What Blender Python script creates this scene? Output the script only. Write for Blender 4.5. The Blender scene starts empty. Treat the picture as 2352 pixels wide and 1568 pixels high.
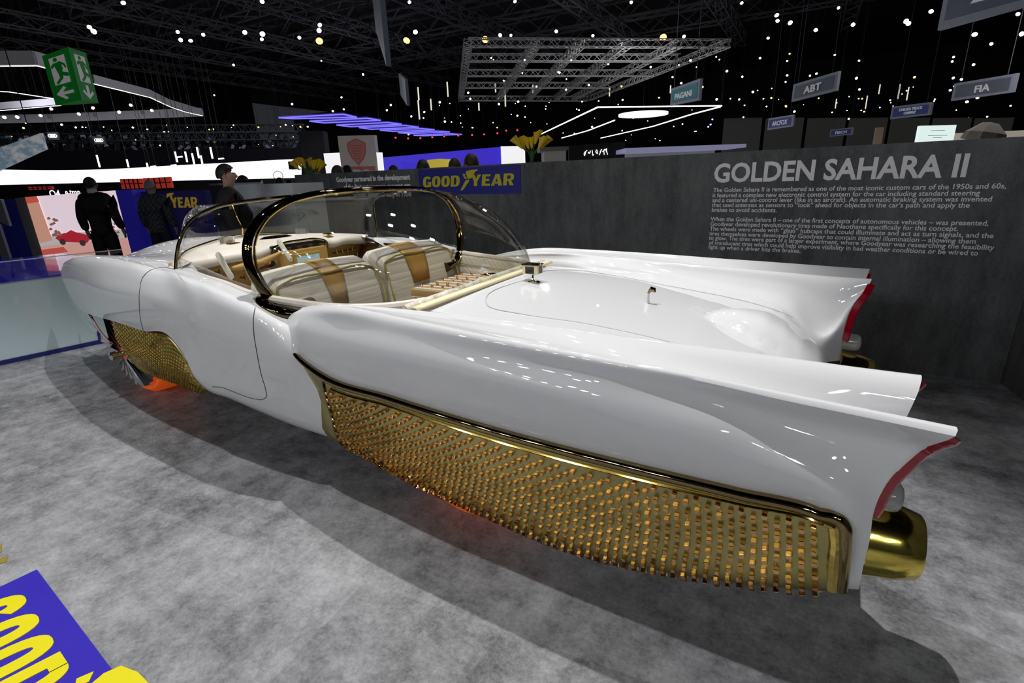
import bpy, bmesh, math, random
import numpy as np
from mathutils import Vector, Matrix
random.seed(7)
SC = bpy.context.scene
COL = SC.collection
# ------------------------------------------------------------------ camera
FPX = 1176.0
PITCH, ROLL, AZ, CAMH = math.radians(17.67), math.radians(-1.94), math.radians(119.8), 1.45
FW = np.array([math.cos(AZ)*math.cos(PITCH), math.sin(AZ)*math.cos(PITCH), -math.sin(PITCH)])
_rt = np.array([math.sin(AZ), -math.cos(AZ), 0.0]); _up = np.cross(_rt, FW)
RT = _rt*math.cos(ROLL)+_up*math.sin(ROLL); UP = _up*math.cos(ROLL)-_rt*math.sin(ROLL)
CC = np.array([0.0, 0.0, CAMH])
cam = bpy.data.cameras.new('camera'); camo = bpy.data.objects.new('camera', cam); COL.objects.link(camo)
cam.sensor_width = 36.0; cam.lens = FPX/2352*36.0; cam.clip_end = 300; cam.clip_start = .02
camo.matrix_world = Matrix(((RT[0], UP[0], -FW[0], 0), (RT[1], UP[1], -FW[1], 0), (RT[2], UP[2], -FW[2], CAMH), (0, 0, 0, 1)))
SC.camera = camo
# ------------------------------------------------------------------ world, light, exposure
w = bpy.data.worlds.new('hall_dark'); SC.world = w; w.use_nodes = True
w.node_tree.nodes['Background'].inputs[0].default_value = (.55, .6, .7, 1)
w.node_tree.nodes['Background'].inputs[1].default_value = .035
SC.view_settings.view_transform = 'Standard'; SC.view_settings.look = 'None'
SC.view_settings.exposure = 0.0; SC.view_settings.gamma = 1.0; SC.view_settings.use_curve_mapping = False
def lamp(name, kind, loc, tgt, power, size=.1, col=(1, 1, 1), cone=120, blend=.5, sy=None):
    l = bpy.data.lights.new(name, kind); o = bpy.data.objects.new(name, l); COL.objects.link(o)
    l.energy = power; l.color = col
    if kind == 'AREA':
        l.size = size
        if sy: l.shape = 'RECTANGLE'; l.size_y = sy
    else: l.shadow_soft_size = size
    if kind == 'SPOT': l.spot_size = math.radians(cone); l.spot_blend = blend
    o.location = loc
    o.rotation_euler = (Vector(tgt)-Vector(loc)).to_track_quat('-Z', 'Y').to_euler()
    return o
lamp('key_spot', 'SPOT', (-1.6, 2.75, 6.6), (-2.3, 1.1, 0), 980, .04, (1, .99, .97), 64, .35)
lamp('second_spot', 'SPOT', (-2.4, 1.05, 6.8), (-2.5, .9, 0), 640, .05, (.97, .98, 1), 66, .35)
def rig(name, c, tgt, total, nx, ny, sp, col, size=.09):      # grid of small round unseen lamps added to stand for booth lighting
    for a in range(nx):
        for b in range(ny):
            lamp(name, 'SPOT', (c[0]+(a-(nx-1)/2)*sp, c[1]+(b-(ny-1)/2)*sp, c[2]), tgt, total/(nx*ny), size, col, 110, .9)
rig('fill_left', (-4.4, -5.4, 3.9), (-2.6, 1.6, .7), 450, 4, 3, 1.1, (.94, .97, 1))  # low fill added behind the camera for the car's near side
rig('fill_right', (2.6, -4.2, 3.8), (-.6, 1.4, .6), 280, 3, 2, 1.2, (.95, .98, 1))  # matching fill added on the right
rig('rig_back', (-3.0, 6.6, 6.2), (-2.0, 2.6, .8), 300, 3, 2, 1.2, (1, 1, 1))
for p, e in (((-6, 14, 5.0), 120), ((4, 18, 4.5), 120), ((-18, 14, 5.0), 170), ((-8, 26, 5), 300), ((-30, 10, 5), 260), ((-28, 28, 5), 200)):
    lamp('hall_bounce', 'POINT', p, (0, 0, 0), e*1.5, .12, (.9, .92, 1))  # unseen points added for light bounced up from the stands
# ------------------------------------------------------------------ helpers
def ray(px, py): return FW*FPX + RT*(px-1176.0) + UP*(784.0-py)
def aty(px, py, y): d = ray(px, py); return CC + d*((y-CC[1])/d[1])
def atz(px, py, z): d = ray(px, py); return CC + d*((z-CC[2])/d[2])
def atd(px, py, D):                                   # D metres of level distance along the view heading
    d = ray(px, py); h = np.array([math.cos(AZ), math.sin(AZ), 0]); return CC + d*(D/(d@h))
WA = math.radians(174.73)                             # heading of the concrete wall
WT = np.array([math.cos(WA), math.sin(WA), 0]); WN = np.array([math.sin(WA), -math.cos(WA), 0]); WD = 4.578
def atw(px, py, off=0.0):                             # on the face of the concrete wall
    d = ray(px, py); return CC + d*((WD-off)/(d@WN))
_m = {}
def mat(name, col, rough=.5, metal=0.0, coat=0.0, emit=None, es=1.0, trans=0.0, ior=1.45, alpha=1.0, spec=.5, build=None):
    if name in _m: return _m[name]
    m = bpy.data.materials.new(name); m.use_nodes = True; nt = m.node_tree; b = nt.nodes['Principled BSDF']
    c = (*col, 1) if len(col) == 3 else col
    b.inputs['Base Color'].default_value = c; b.inputs['Roughness'].default_value = rough
    b.inputs['Metallic'].default_value = metal; b.inputs['Coat Weight'].default_value = coat
    b.inputs['Coat Roughness'].default_value = .03
    b.inputs['Transmission Weight'].default_value = trans; b.inputs['IOR'].default_value = ior
    b.inputs['Alpha'].default_value = alpha; b.inputs['Specular IOR Level'].default_value = spec
    if emit: b.inputs['Emission Color'].default_value = (*emit, 1); b.inputs['Emission Strength'].default_value = es
    if build: build(nt, b)
    else:                                             # faint procedural variation of the surface finish
        tc = nt.nodes.new('ShaderNodeTexCoord'); n = nt.nodes.new('ShaderNodeTexNoise'); mr = nt.nodes.new('ShaderNodeMapRange')
        n.inputs['Scale'].default_value = 6; nt.links.new(tc.outputs['Object'], n.inputs['Vector'])
        mr.inputs['To Min'].default_value = max(rough*.85, 0); mr.inputs['To Max'].default_value = min(rough*1.15, 1)
        nt.links.new(n.outputs['Fac'], mr.inputs['Value']); nt.links.new(mr.outputs[0], b.inputs['Roughness'])
    _m[name] = m; return m
def tag(o, label=None, cat=None, group=None, kind=None):
    if label: o['label'] = label
    if cat: o['category'] = cat
    if group: o['group'] = group
    if kind: o['kind'] = kind
    return o
def empty(name, loc=(0, 0, 0), label=None, cat=None, group=None):
    o = bpy.data.objects.new(name, None); COL.objects.link(o); o.location = loc; o.empty_display_size = .1
    return tag(o, label, cat, group)
def obj(name, bm, m, parent=None, smooth=True, angle=None, label=None, kind=None):
    me = bpy.data.meshes.new(name); bm.to_mesh(me); bm.free()
    if isinstance(m, (list, tuple)):
        for q in m: me.materials.append(q)
    else: me.materials.append(m)
    if smooth:
        me.polygons.foreach_set('use_smooth', [True]*len(me.polygons))
        me.set_sharp_from_angle(angle=math.radians(angle or 40))
    o = bpy.data.objects.new(name, me); COL.objects.link(o)
    if parent is not None:
        o.parent = parent
        o.matrix_parent_inverse = Matrix.Translation(-Vector(_wl(parent)))
    if label: o['label'] = label
    if kind: o['kind'] = kind
    return o
def _wl(o):                                           # all parts are modelled in world coordinates
    v = Vector(o.location)
    return v
def BM(): return bmesh.new()
def box(bm, c, s, rot=None, mi=0, bev=0):
    g = bmesh.ops.create_cube(bm, size=1.0); M = Matrix.Diagonal((*s, 1))
    R = rot.to_4x4() if rot is not None else Matrix.Identity(4)
    bmesh.ops.transform(bm, matrix=Matrix.Translation(Vector(c)) @ R @ M, verts=g['verts'])
    fs = set(f for v in g['verts'] for f in v.link_faces)
    for f in fs: f.material_index = mi
    if bev: bmesh.ops.bevel(bm, geom=list(set(e for f in fs for e in f.edges)), offset=bev, segments=2, affect='EDGES', profile=.6)
    return g['verts']
def frame_mat(x, y, z):                               # rotation from three axes
    return Matrix((Vector(x).normalized(), Vector(y).normalized(), Vector(z).normalized())).transposed()
def beam(bm, a, b, w=.05, h=None, mi=0):
    a = Vector(a); b = Vector(b); d = b-a
    if d.length < 1e-6: return
    q = d.to_track_quat('Z', 'Y').to_matrix()
    return box(bm, (a+b)/2, (w, h or w, d.length), q, mi)
def tube(bm, pts, r, seg=8, cap=True, mi=0, flat=None, up=None):
    pts = [Vector(p) for p in pts]; n = len(pts); rr = r if isinstance(r, (list, tuple)) else [r]*n
    rings = []; prev = None
    for i, p in enumerate(pts):
        t = (pts[min(i+1, n-1)]-pts[max(i-1, 0)]).normalized()
        ref = Vector(up) if up is not None else (prev if prev is not None else (Vector((0, 0, 1)) if abs(t.z) < .9 else Vector((1, 0, 0))))
        s = t.cross(ref)
        if s.length < 1e-5: s = t.cross(Vector((1, .3, 0)))
        s.normalize(); u = s.cross(t).normalized(); prev = u
        ring = []
        for k in range(seg):
            a = 2*math.pi*k/seg; f = flat or 1
            ring.append(bm.verts.new(p + s*math.cos(a)*rr[i]*f + u*math.sin(a)*rr[i]))
        rings.append(ring)
    for i in range(n-1):
        for k in range(seg):
            f = bm.faces.new((rings[i][k], rings[i][(k+1) % seg], rings[i+1][(k+1) % seg], rings[i+1][k])); f.material_index = mi
    if cap:
        f = bm.faces.new(rings[0][::-1]); f.material_index = mi; f = bm.faces.new(rings[-1]); f.material_index = mi
def lathe(bm, prof, c=(0, 0, 0), ax=(0, 0, 1), seg=24, mi=0):      # prof: list of (r, h) along the axis
    ax = Vector(ax).normalized(); q = ax.to_track_quat('Z', 'Y').to_matrix(); c = Vector(c); rings = []
    for r, h in prof:
        if r < 1e-6: rings.append([bm.verts.new(c+q @ Vector((0, 0, h)))])
        else: rings.append([bm.verts.new(c+q @ Vector((r*math.cos(2*math.pi*k/seg), r*math.sin(2*math.pi*k/seg), h))) for k in range(seg)])
    for a, b in zip(rings[:-1], rings[1:]):
        for k in range(seg):
            k2 = (k+1) % seg
            if len(a) == 1 and len(b) == 1: continue
            if len(a) == 1: vs = (a[0], b[k], b[k2])
            elif len(b) == 1: vs = (a[k], a[k2], b[0])
            else: vs = (a[k], a[k2], b[k2], b[k])
            f = bm.faces.new(vs); f.material_index = mi
def curve(P, n):                                      # smooth curve through the points, chord-length tangents
    P = [np.asarray(p, float) for p in P]
    if len(P) == 2: return [P[0]+(P[1]-P[0])*t for t in np.linspace(0, 1, n+1)]
    h = [max(np.linalg.norm(P[i+1]-P[i]), 1e-5) for i in range(len(P)-1)]; T = []
    for i in range(len(P)):
        if i == 0: T.append((P[1]-P[0])/h[0])
        elif i == len(P)-1: T.append((P[-1]-P[-2])/h[-1])
        else: T.append(((P[i]-P[i-1])/h[i-1]*h[i]+(P[i+1]-P[i])/h[i]*h[i-1])/(h[i-1]+h[i]))
    out = []
    for i in range(len(P)-1):
        for k in range(n):
            t = k/n; a = 2*t**3-3*t**2+1; b = t**3-2*t**2+t; c = -2*t**3+3*t**2; d = t**3-t**2
            out.append(P[i]*a+T[i]*h[i]*b+P[i+1]*c+T[i+1]*h[i]*d)
    out.append(P[-1]); return out
def surf(rows, nu=6, nv=6):                           # rows of control points -> dense grid of points
    R = [curve(r, nu) for r in rows]; U = len(R[0])
    cols = [curve([R[j][i] for j in range(len(R))], nv) for i in range(U)]
    return [[cols[i][j] for i in range(U)] for j in range(len(cols[0]))]
def gridmesh(bm, G, mi=0, flip=False):
    V = [[bm.verts.new(p) for p in r] for r in G]
    for j in range(len(V)-1):
        for i in range(len(V[0])-1):
            q = (V[j][i], V[j][i+1], V[j+1][i+1], V[j+1][i])
            try: f = bm.faces.new(q[::-1] if flip else q); f.material_index = mi
            except ValueError: pass
    return V
Y0 = 2.4
def mir(p): return np.array([p[0], 2*Y0-p[1], p[2]])
def mirg(G): return [[mir(p) for p in r] for r in G]
def solid(o, t, off=-1):
    md = o.modifiers.new('thickness', 'SOLIDIFY'); md.thickness = t; md.offset = off; return o
def weld(bm, d=1e-4): bmesh.ops.remove_doubles(bm, verts=bm.verts, dist=d); return bm
def textmesh(body, size, align='LEFT', bold=0.0, extr=.002, shear=0.0, space=1.0, line=1.0):
    c = bpy.data.curves.new('t', 'FONT'); c.body = body; c.size = size; c.align_x = align; c.offset = bold; c.extrude = extr
    c.shear = shear; c.space_character = space; c.space_line = line; c.resolution_u = 3
    o = bpy.data.objects.new('t', c); COL.objects.link(o); dg = bpy.context.evaluated_depsgraph_get(); dg.update()
    me = bpy.data.meshes.new_from_object(o.evaluated_get(dg)); bpy.data.objects.remove(o); bpy.data.curves.remove(c)
    return me
def place_text(name, body, size, org, xdir, ydir, m, parent, **k):
    sx = k.pop('sx', 1.0); me = textmesh(body, size, **k); X = Vector(xdir).normalized(); Y = Vector(ydir).normalized(); Z = X.cross(Y)
    M = Matrix.Translation(Vector(org)) @ frame_mat(X, Y, Z).to_4x4() @ Matrix.Diagonal((sx, 1, 1, 1)); me.transform(M)
    me.materials.clear(); me.materials.append(m); me.name = name
    o = bpy.data.objects.new(name, me); COL.objects.link(o)
    if parent is not None: o.parent = parent; o.matrix_parent_inverse = Matrix.Translation(-Vector(_wl(parent)))
    return o
def polyplate(bm, pts, nrm, t, mi=0):                 # closed outline (3D, planar) extruded by t along nrm
    nrm = Vector(nrm).normalized(); a = [bm.verts.new(Vector(p)) for p in pts]; b = [bm.verts.new(Vector(p)+nrm*t) for p in pts]
    n = len(pts); fs = [bm.faces.new(a[::-1]), bm.faces.new(b)]
    for i in range(n): fs.append(bm.faces.new((a[i], a[(i+1) % n], b[(i+1) % n], b[i])))
    for f in fs: f.material_index = mi
    bmesh.ops.recalc_face_normals(bm, faces=fs)
    return fs

# bold block capitals for the winged-foot wordmark: polygons in a box 1 high
def _ring(cx, rx, ry, ix, iy, y0=.5, a0=0, a1=2*math.pi, n=28, p=2.6):
    def pt(rx, ry, t): c, s = math.cos(t), math.sin(t); return (cx+math.copysign(abs(c)**(2/p), c)*rx, y0+math.copysign(abs(s)**(2/p), s)*ry)
    T = [a0+(a1-a0)*k/n for k in range(n+1)]
    return [[pt(rx, ry, T[k]), pt(rx, ry, T[k+1]), pt(ix, iy, T[k+1]), pt(ix, iy, T[k])] for k in range(n)]
GL = {'O': (.74, _ring(.37, .37, .51, .10, .32)),
 'G': (.74, _ring(.37, .37, .51, .10, .32, a0=.55, a1=2*math.pi-.62)+[[(.42, .50), (.74, .50), (.74, .02), (.56, .02), (.56, .34), (.42, .34)]]),
 'D': (.74, [[(0, 0), (.26, 0), (.26, 1), (0, 1)], [(.26, 0), (.40, 0), (.40, .17), (.26, .17)], [(.26, .83), (.40, .83), (.40, 1), (.26, 1)]]+_ring(.38, .36, .50, .09, .33, a0=-math.pi/2, a1=math.pi/2)),
 'Y': (.80, [[(.27, 0), (.53, 0), (.53, .42), (.27, .42)], [(.0, 1), (.28, 1), (.53, .42), (.27, .42)], [(.54, 1), (.80, 1), (.53, .42), (.40, .42), (.40, .62)]]),
 'E': (.62, [[(0, 0), (.27, 0), (.27, 1), (0, 1)], [(.27, 0), (.62, 0), (.62, .19), (.27, .19)], [(.27, .41), (.55, .41), (.55, .60), (.27, .60)], [(.27, .81), (.62, .81), (.62, 1), (.27, 1)]]),
 'A': (.82, [[(0, 0), (.24, 0), (.44, .78), (.30, 1)], [(.55, 0), (.82, 0), (.58, 1), (.30, 1), (.40, .72)], [(.22, .17), (.62, .17), (.58, .33), (.26, .33)]]),
 'R': (.76, [[(0, 0), (.26, 0), (.26, 1), (0, 1)], [(.26, .83), (.42, .83), (.42, 1), (.26, 1)], [(.26, .38), (.42, .38), (.42, .53), (.26, .53)], [(.34, .42), (.52, .46), (.76, 0), (.48, 0)]]+_ring(.40, .34, .31, .10, .15, y0=.69, a0=-math.pi/2, a1=math.pi/2))}
def wordmark(word, org, X, Y, n, width, cap, m, parent, shear=.14, gap=.08, t=.003):
    X = np.array(X)/np.linalg.norm(X); Y = np.array(Y)/np.linalg.norm(Y); tot = sum(GL[c][0] for c in word)+gap*(len(word)-1); k = width/tot; x0 = 0
    for c in word:
        wd, polys = GL[c]; bm = BM()
        for i, P in enumerate(polys): polyplate(bm, [org+X*((x0+x)*k+shear*y*cap)+Y*y*cap+np.array(n)*(.0001*(i % 2)) for x, y in P], n, t)
        weld(bm, 1e-5); obj('letter', bm, m, parent, smooth=False); x0 += wd+gap
# ------------------------------------------------------------------ materials of the stand
def _n(nt, kind, **kw):
    n = nt.nodes.new(kind)
    for k, v in kw.items(): n.inputs[k].default_value = v
    return n
def concrete(lo, hi, streak, tiles, rough):
    def f(nt, b):
        L = nt.links.new; tc = nt.nodes.new('ShaderNodeTexCoord')
        mp = nt.nodes.new('ShaderNodeMapping'); mp.inputs['Scale'].default_value = streak; L(tc.outputs['Object'], mp.inputs[0])
        a = _n(nt, 'ShaderNodeTexNoise', Scale=1.6, Detail=9, Roughness=.62); L(mp.outputs[0], a.inputs['Vector'])
        c = _n(nt, 'ShaderNodeTexNoise', Scale=8.0, Detail=12, Roughness=.78); L(mp.outputs[0], c.inputs['Vector'])
        s = _n(nt, 'ShaderNodeTexNoise', Scale=60.0, Detail=6, Roughness=.8); L(tc.outputs['Object'], s.inputs['Vector'])
        m1 = nt.nodes.new('ShaderNodeMix'); m1.data_type = 'FLOAT'; m1.inputs[0].default_value = .6
        L(a.outputs['Fac'], m1.inputs[2]); L(c.outputs['Fac'], m1.inputs[3])
        m2 = nt.nodes.new('ShaderNodeMath'); m2.operation = 'MULTIPLY_ADD'; m2.inputs[1].default_value = .30; L(s.outputs['Fac'], m2.inputs[0])
        m3 = nt.nodes.new('ShaderNodeMath'); m3.operation = 'SUBTRACT'; m3.inputs[1].default_value = .15; L(m1.outputs[0], m3.inputs[0]); L(m3.outputs[0], m2.inputs[2])
        src = m2.outputs[0]
        if tiles:
            br = _n(nt, 'ShaderNodeTexBrick', Scale=1.0); br.inputs['Mortar Size'].default_value = 0.0; br.inputs['Brick Width'].default_value = 1.2; br.inputs['Row Height'].default_value = .6
            br.inputs['Color1'].default_value = (.47, .47, .47, 1); br.inputs['Color2'].default_value = (.53, .53, .53, 1); br.inputs['Mortar'].default_value = (.5, .5, .5, 1)
            rm = nt.nodes.new('ShaderNodeMapping'); rm.inputs['Rotation'].default_value = (0, 0, math.radians(-5.3)); L(tc.outputs['Object'], rm.inputs[0]); L(rm.outputs[0], br.inputs['Vector'])
            ad = nt.nodes.new('ShaderNodeMath'); ad.operation = 'ADD'; L(src, ad.inputs[0]); L(br.outputs['Color'], ad.inputs[1])
            sb = nt.nodes.new('ShaderNodeMath'); sb.operation = 'SUBTRACT'; sb.inputs[1].default_value = .5; L(ad.outputs[0], sb.inputs[0]); src = sb.outputs[0]
        cr = nt.nodes.new('ShaderNodeValToRGB'); cr.color_ramp.elements[0].position = .36; cr.color_ramp.elements[1].position = .64
        cr.color_ramp.elements[0].color = (*lo, 1); cr.color_ramp.elements[1].color = (*hi, 1); L(src, cr.inputs[0]); L(cr.outputs[0], b.inputs['Base Color'])
        mr = nt.nodes.new('ShaderNodeMapRange'); mr.inputs['To Min'].default_value = rough+.12; mr.inputs['To Max'].default_value = rough-.08; L(c.outputs['Fac'], mr.inputs['Value']); L(mr.outputs[0], b.inputs['Roughness'])
        bp = _n(nt, 'ShaderNodeBump', Strength=.12, Distance=.01); L(c.outputs['Fac'], bp.inputs['Height']); L(bp.outputs[0], b.inputs['Normal'])
    return f
M_FLOOR = mat('stand_floor', (.3, .3, .3), .5, build=concrete((.075, .076, .08), (.45, .45, .465), (1, 1, 1), True, .48))
M_WALL = mat('stand_wall', (.1, .1, .1), .6, build=concrete((.042, .043, .047), (.155, .158, .16), (1, 1, .3), False, .6))
M_BLUE = mat('royal_blue', (.025, .02, .38), .45)
M_YEL = mat('logo_yellow', (.85, .74, .01), .5)
M_WHT = mat('lettering_white', (.90, .88, .90), .5)
M_BLACK = mat('black', (.008, .008, .009), .6)
# floor
bm = BM(); box(bm, (-10, 25, -.05), (110, 120, .1)); fl = obj('floor', bm, M_FLOOR, smooth=False); tag(fl, kind='structure')
# long concrete wall behind the car and its return on the right
WH = 1.593
def wpt(s, off, z): return CC*np.array([1, 1, 0]) + WN*(WD-off) + WT*s + np.array([0, 0, z])
s_left = (atw(679, 420)-CC) @ WT; s_right = (atw(2297, 879)-CC) @ WT
RW = frame_mat(WT, np.array([0, 0, 1]), np.cross(WT, [0, 0, 1]))
bm = BM(); box(bm, wpt((s_left+s_right-.12)/2, -.06, WH/2), (abs(s_left-s_right)+.12, WH, .12), RW)
wall = obj('wall_back', bm, M_WALL, smooth=False); tag(wall, kind='structure')
pr = atz(2352, 921, 0); pc = wpt(s_right, 0, 0); dr = (pr-pc); dr[2] = 0; dr /= np.linalg.norm(dr)
bm = BM(); c = pc+dr*2.0+np.array([0, 0, WH/2]); nn = np.cross(dr, [0, 0, 1]); 
if nn[0] < 0: nn = -nn
box(bm, c+nn*.06, (4.0, WH, .12), frame_mat(dr, [0, 0, 1], np.cross(dr, [0, 0, 1])))
wr = obj('wall_right', bm, M_WALL, smooth=False); tag(wr, kind='structure')
# writing on the wall
XR = -WT; ZU = np.array([0, 0, 1.0])
def wtext(name, body, p0, p1, size, parent, m=M_WHT, **k):     # fitted between two points of the wall
    a = atw(*p0, .003); b = atw(*p1, .003); me = textmesh(body, size, **k); wd = max(v.co.x for v in me.vertices)-min(v.co.x for v in me.vertices)
    L = abs((b-a) @ XR); bpy.data.meshes.remove(me)
    return place_text(name, body, size, a, XR, ZU, m, parent, sx=L/wd, **k)
lt = 'white lettering'
t = wtext('title_lettering', 'GOLDEN SAHARA II', (1638, 418), (2215, 409), .200, wall, bold=.0055)
rows = [('The Golden Sahara II is remembered as one of the most iconic custom cars of the 1950s and 60s,', (1638, 441), (2309, 438)),
        ('it featured a complex new electronic control system for the car including standard steering', (1636, 453), (2248, 453)),
        ('and a centered uni-control lever (like in an aircraft). An automatic braking system was invented', (1636, 464), (2276, 466)),
        ('that used antennas as sensors to \u201clook\u201d ahead for objects in the car\u2019s path and apply the', (1635, 475), (2226, 479)),
        ('brakes to avoid accidents.', (1634, 486), (1783, 487)),
        ('When the Golden Sahara II \u2013 one of the first concepts of autonomous vehicles \u2013 was presented,', (1632, 507), (2270, 519)),
        ('Goodyear developed revolutionary tires made of Neothane specifically for this concept.', (1631, 518), (2199, 530)),
        ('The wheels were made with \u201cglass\u201d hubcaps that could illuminate and act as turn signals, and the', (1630, 529), (2281, 546)),
        ('tires themselves were developed by Goodyear to contain internal illumination \u2013 allowing them', (1629, 540), (2241, 558)),
        ('to glow. The tires were part of a larger experiment, where Goodyear was researching the feasibility', (1628, 550), (2283, 573)),
        ('of translucent tires which could help improve visibility in bad weather conditions or be wired to', (1628, 561), (2246, 583)),
        ('light up when a driver hits the brakes.', (1627, 571), (1838, 578))]
for s, a, b in rows: wtext('text_line', s, a, b, .047, wall, bold=.0006, extr=.001)
for s, a, b, z in [('Goodyear partnered in the development', (773, 418), (942, 408), .086), ('of the first autonomous concept car', (790, 435), (943, 428), .086), ('Golden Sahara already in 1958', (812, 452), (944, 446), .086)]:
    wtext('text_line', s, a, b, z, wall, bold=.003, extr=.001)
from mathutils.geometry import tessellate_polygon
from mathutils.bvhtree import BVHTree
# ------------------------------------------------------------------ car materials
def paint(nt, b):
    L = nt.links.new; tc = nt.nodes.new('ShaderNodeTexCoord'); n = _n(nt, 'ShaderNodeTexNoise', Scale=900.0, Detail=1); L(tc.outputs['Object'], n.inputs['Vector'])
    mx = nt.nodes.new('ShaderNodeMix'); mx.data_type = 'RGBA'; mx.inputs[6].default_value = (.72, .715, .72, 1); mx.inputs[7].default_value = (.76, .755, .76, 1)
    L(n.outputs['Fac'], mx.inputs[0]); L(mx.outputs[2], b.inputs['Base Color'])
M_PAINT = mat('pearl_white_paint', (.82, .82, .82), .55, coat=1.0, spec=.0, build=paint)
def brushed(nt, b):
    L = nt.links.new; tc = nt.nodes.new('ShaderNodeTexCoord'); n = _n(nt, 'ShaderNodeTexNoise', Scale=5.0, Detail=6, Roughness=.6); L(tc.outputs['Object'], n.inputs['Vector'])
    mx = nt.nodes.new('ShaderNodeMix'); mx.data_type = 'RGBA'; mx.inputs[6].default_value = (.40, .345, .12, 1); mx.inputs[7].default_value = (.64, .56, .26, 1)
    L(n.outputs['Fac'], mx.inputs[0]); L(mx.outputs[2], b.inputs['Base Color'])
    mr = nt.nodes.new('ShaderNodeMapRange'); mr.inputs['To Min'].default_value = .26; mr.inputs['To Max'].default_value = .46; L(n.outputs['Fac'], mr.inputs['Value']); L(mr.outputs[0], b.inputs['Roughness'])
M_GBRUSH = mat('brushed_brass', (.6, .5, .2), .4, metal=1.0, build=brushed)
M_GOLD = mat('polished_gold', (.83, .60, .16), .07, metal=1.0)
M_STUD = mat('copper_gold', (.78, .47, .19), .12, metal=1.0)
M_CHROME = mat('chrome', (.75, .76, .78), .06, metal=1.0)
M_RED = mat('red_lens', (.20, .0, .008), .08, coat=1.0, emit=(.5, 0, .01), es=.04)
M_ORANGE = mat('orange_tire', (.95, .14, .01), .45, emit=(1, .13, .01), es=.22)
M_SEAM = mat('panel_gap', (.08, .08, .085), .6)
M_DARK = mat('underbody_black', (.01, .01, .01), .8)
car = empty('concept_car', (-2.3, 2.4, 0), 'long pearl white show car with twin tail fins, gold studded skirts and glass canopy', 'car')
A = lambda *t: aty(*t)
# ------------------------------------------------------------------ front body: fender, hood, cowl (both sides) and door panel
front = [  # columns nose -> cowl ; each: bottom, low, mid, shoulder, crest (pixel, y)
 [(185, 712, 1.72), (168, 690, 1.74), (150, 655, 1.76), (141, 630, 1.78), (147, 603, 1.82)],
 [(207, 722, 1.66), (200, 700, 1.62), (190, 665, 1.62), (178, 630, 1.65), (172, 590, 1.76)],
 [(262, 738, 1.57), (255, 712, 1.52), (245, 672, 1.50), (240, 630, 1.55), (225, 587, 1.71)],
 [(330, 760, 1.52), (325, 725, 1.46), (320, 685, 1.45), (318, 642, 1.49), (300, 595, 1.67)],
 [(395, 778, 1.475), (390, 742, 1.44), (388, 700, 1.43), (385, 655, 1.47), (370, 611, 1.62)],
 [(432, 830, 1.475), (432, 778, 1.445), (430, 715, 1.425), (425, 662, 1.45), (412, 620, 1.58)]]
hood5 = [(-5.15, 2.02, .82), (-4.95, 2.02, .90), (-4.6, 2.02, .955), (-4.2, 2.02, 1.0), (-3.75, 2.02, 1.035), (-3.3, 2.02, 1.06)]
hood6 = [(-5.42, 2.4, .78), (-5.3, 2.4, .885), (-5.0, 2.4, .975), (-4.6, 2.4, 1.05), (-4.1, 2.4, 1.09), (-3.5, 2.4, 1.10)]
FC = [[A(*p) for p in c]+[np.array(hood5[i]), np.array(hood6[i])] for i, c in enumerate(front)]
FC = [c+[mir(p) for p in c[5::-1]] for c in FC]
ext = [[A(*p) for p in [(455, 872, 1.50), (455, 808, 1.455), (460, 730, 1.41), (460, 676, 1.44), (455, 633, 1.57)]]+[np.array([-2.9, 2.02, 1.07]), np.array([-3.0, 2.4, 1.10])]]
ext = [c+[mir(p) for p in c[5::-1]] for c in ext]
rows = [[c[j] for c in FC+ext] for j in range(len(FC[0]))]
G = [r[:len(r)-7] for r in surf(rows, 7, 6)]; bm = BM(); gridmesh(bm, G)
bm.free()
side = [
 [(432, 830, 1.475), (432, 778, 1.445), (430, 715, 1.425), (425, 662, 1.45), (412, 620, 1.58)],
 [(455, 872, 1.50), (455, 808, 1.455), (460, 730, 1.41), (460, 676, 1.44), (455, 633, 1.57)],
 [(480, 895, 1.535), (485, 830, 1.465), (490, 745, 1.41), (492, 688, 1.43), (490, 644, 1.56)],
 [(540, 918, 1.57), (540, 850, 1.46), (545, 770, 1.41), (548, 708, 1.43), (545, 668, 1.54)],
 [(600, 944, 1.585), (600, 870, 1.47), (600, 790, 1.42), (598, 728, 1.44), (592, 693, 1.52)],
 [(690, 981, 1.60), (680, 900, 1.48), (665, 815, 1.44), (650, 750, 1.47), (640, 716, 1.56)],
 [(775, 1011, 1.60), (760, 930, 1.52), (740, 850, 1.52), (722, 780, 1.53), (705, 735, 1.60)],
 [(850, 1040, 1.62), (850, 960, 1.58), (840, 880, 1.58), (820, 800, 1.60), (790, 750, 1.66)]]
SCc = [[A(*p) for p in c] for c in [front[4]]+side]
SCc = [[c[0]+np.array([0, .16, -.03])]+c+[c[4]+np.array([0, .05, -.004]), c[4]+np.array([0, .06, -.10])] for c in SCc]
rs = [[c[j] for c in SCc] for j in range(len(SCc[0]))]
rs[6] = [p if i > 1 else rs[5][i]+.12*(np.array(hood5[4+i])-rs[5][i]) for i, p in enumerate(rs[6])]; rs[7] = [p if i > 1 else rs[5][i]+.25*(np.array(hood5[4+i])-rs[5][i]) for i, p in enumerate(rs[7])]
GS = [r[6:] for r in surf(rs, 6, 6)]
DOORPX = [(402, 618), (372, 614), (345, 621), (328, 637), (321, 665), (320, 700), (323, 735), (330, 762), (395, 785), (432, 832), (484, 900), (540, 910), (585, 920), (604, 919), (612, 910), (610, 895), (600, 860), (590, 810), (583, 765), (582, 730), (586, 706), (592, 688), (500, 640), (440, 620)]
def project(P): d = np.asarray(P)-CC; z = d@FW; return 1176+FPX*(d@RT)/z, 784-FPX*(d@UP)/z
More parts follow.
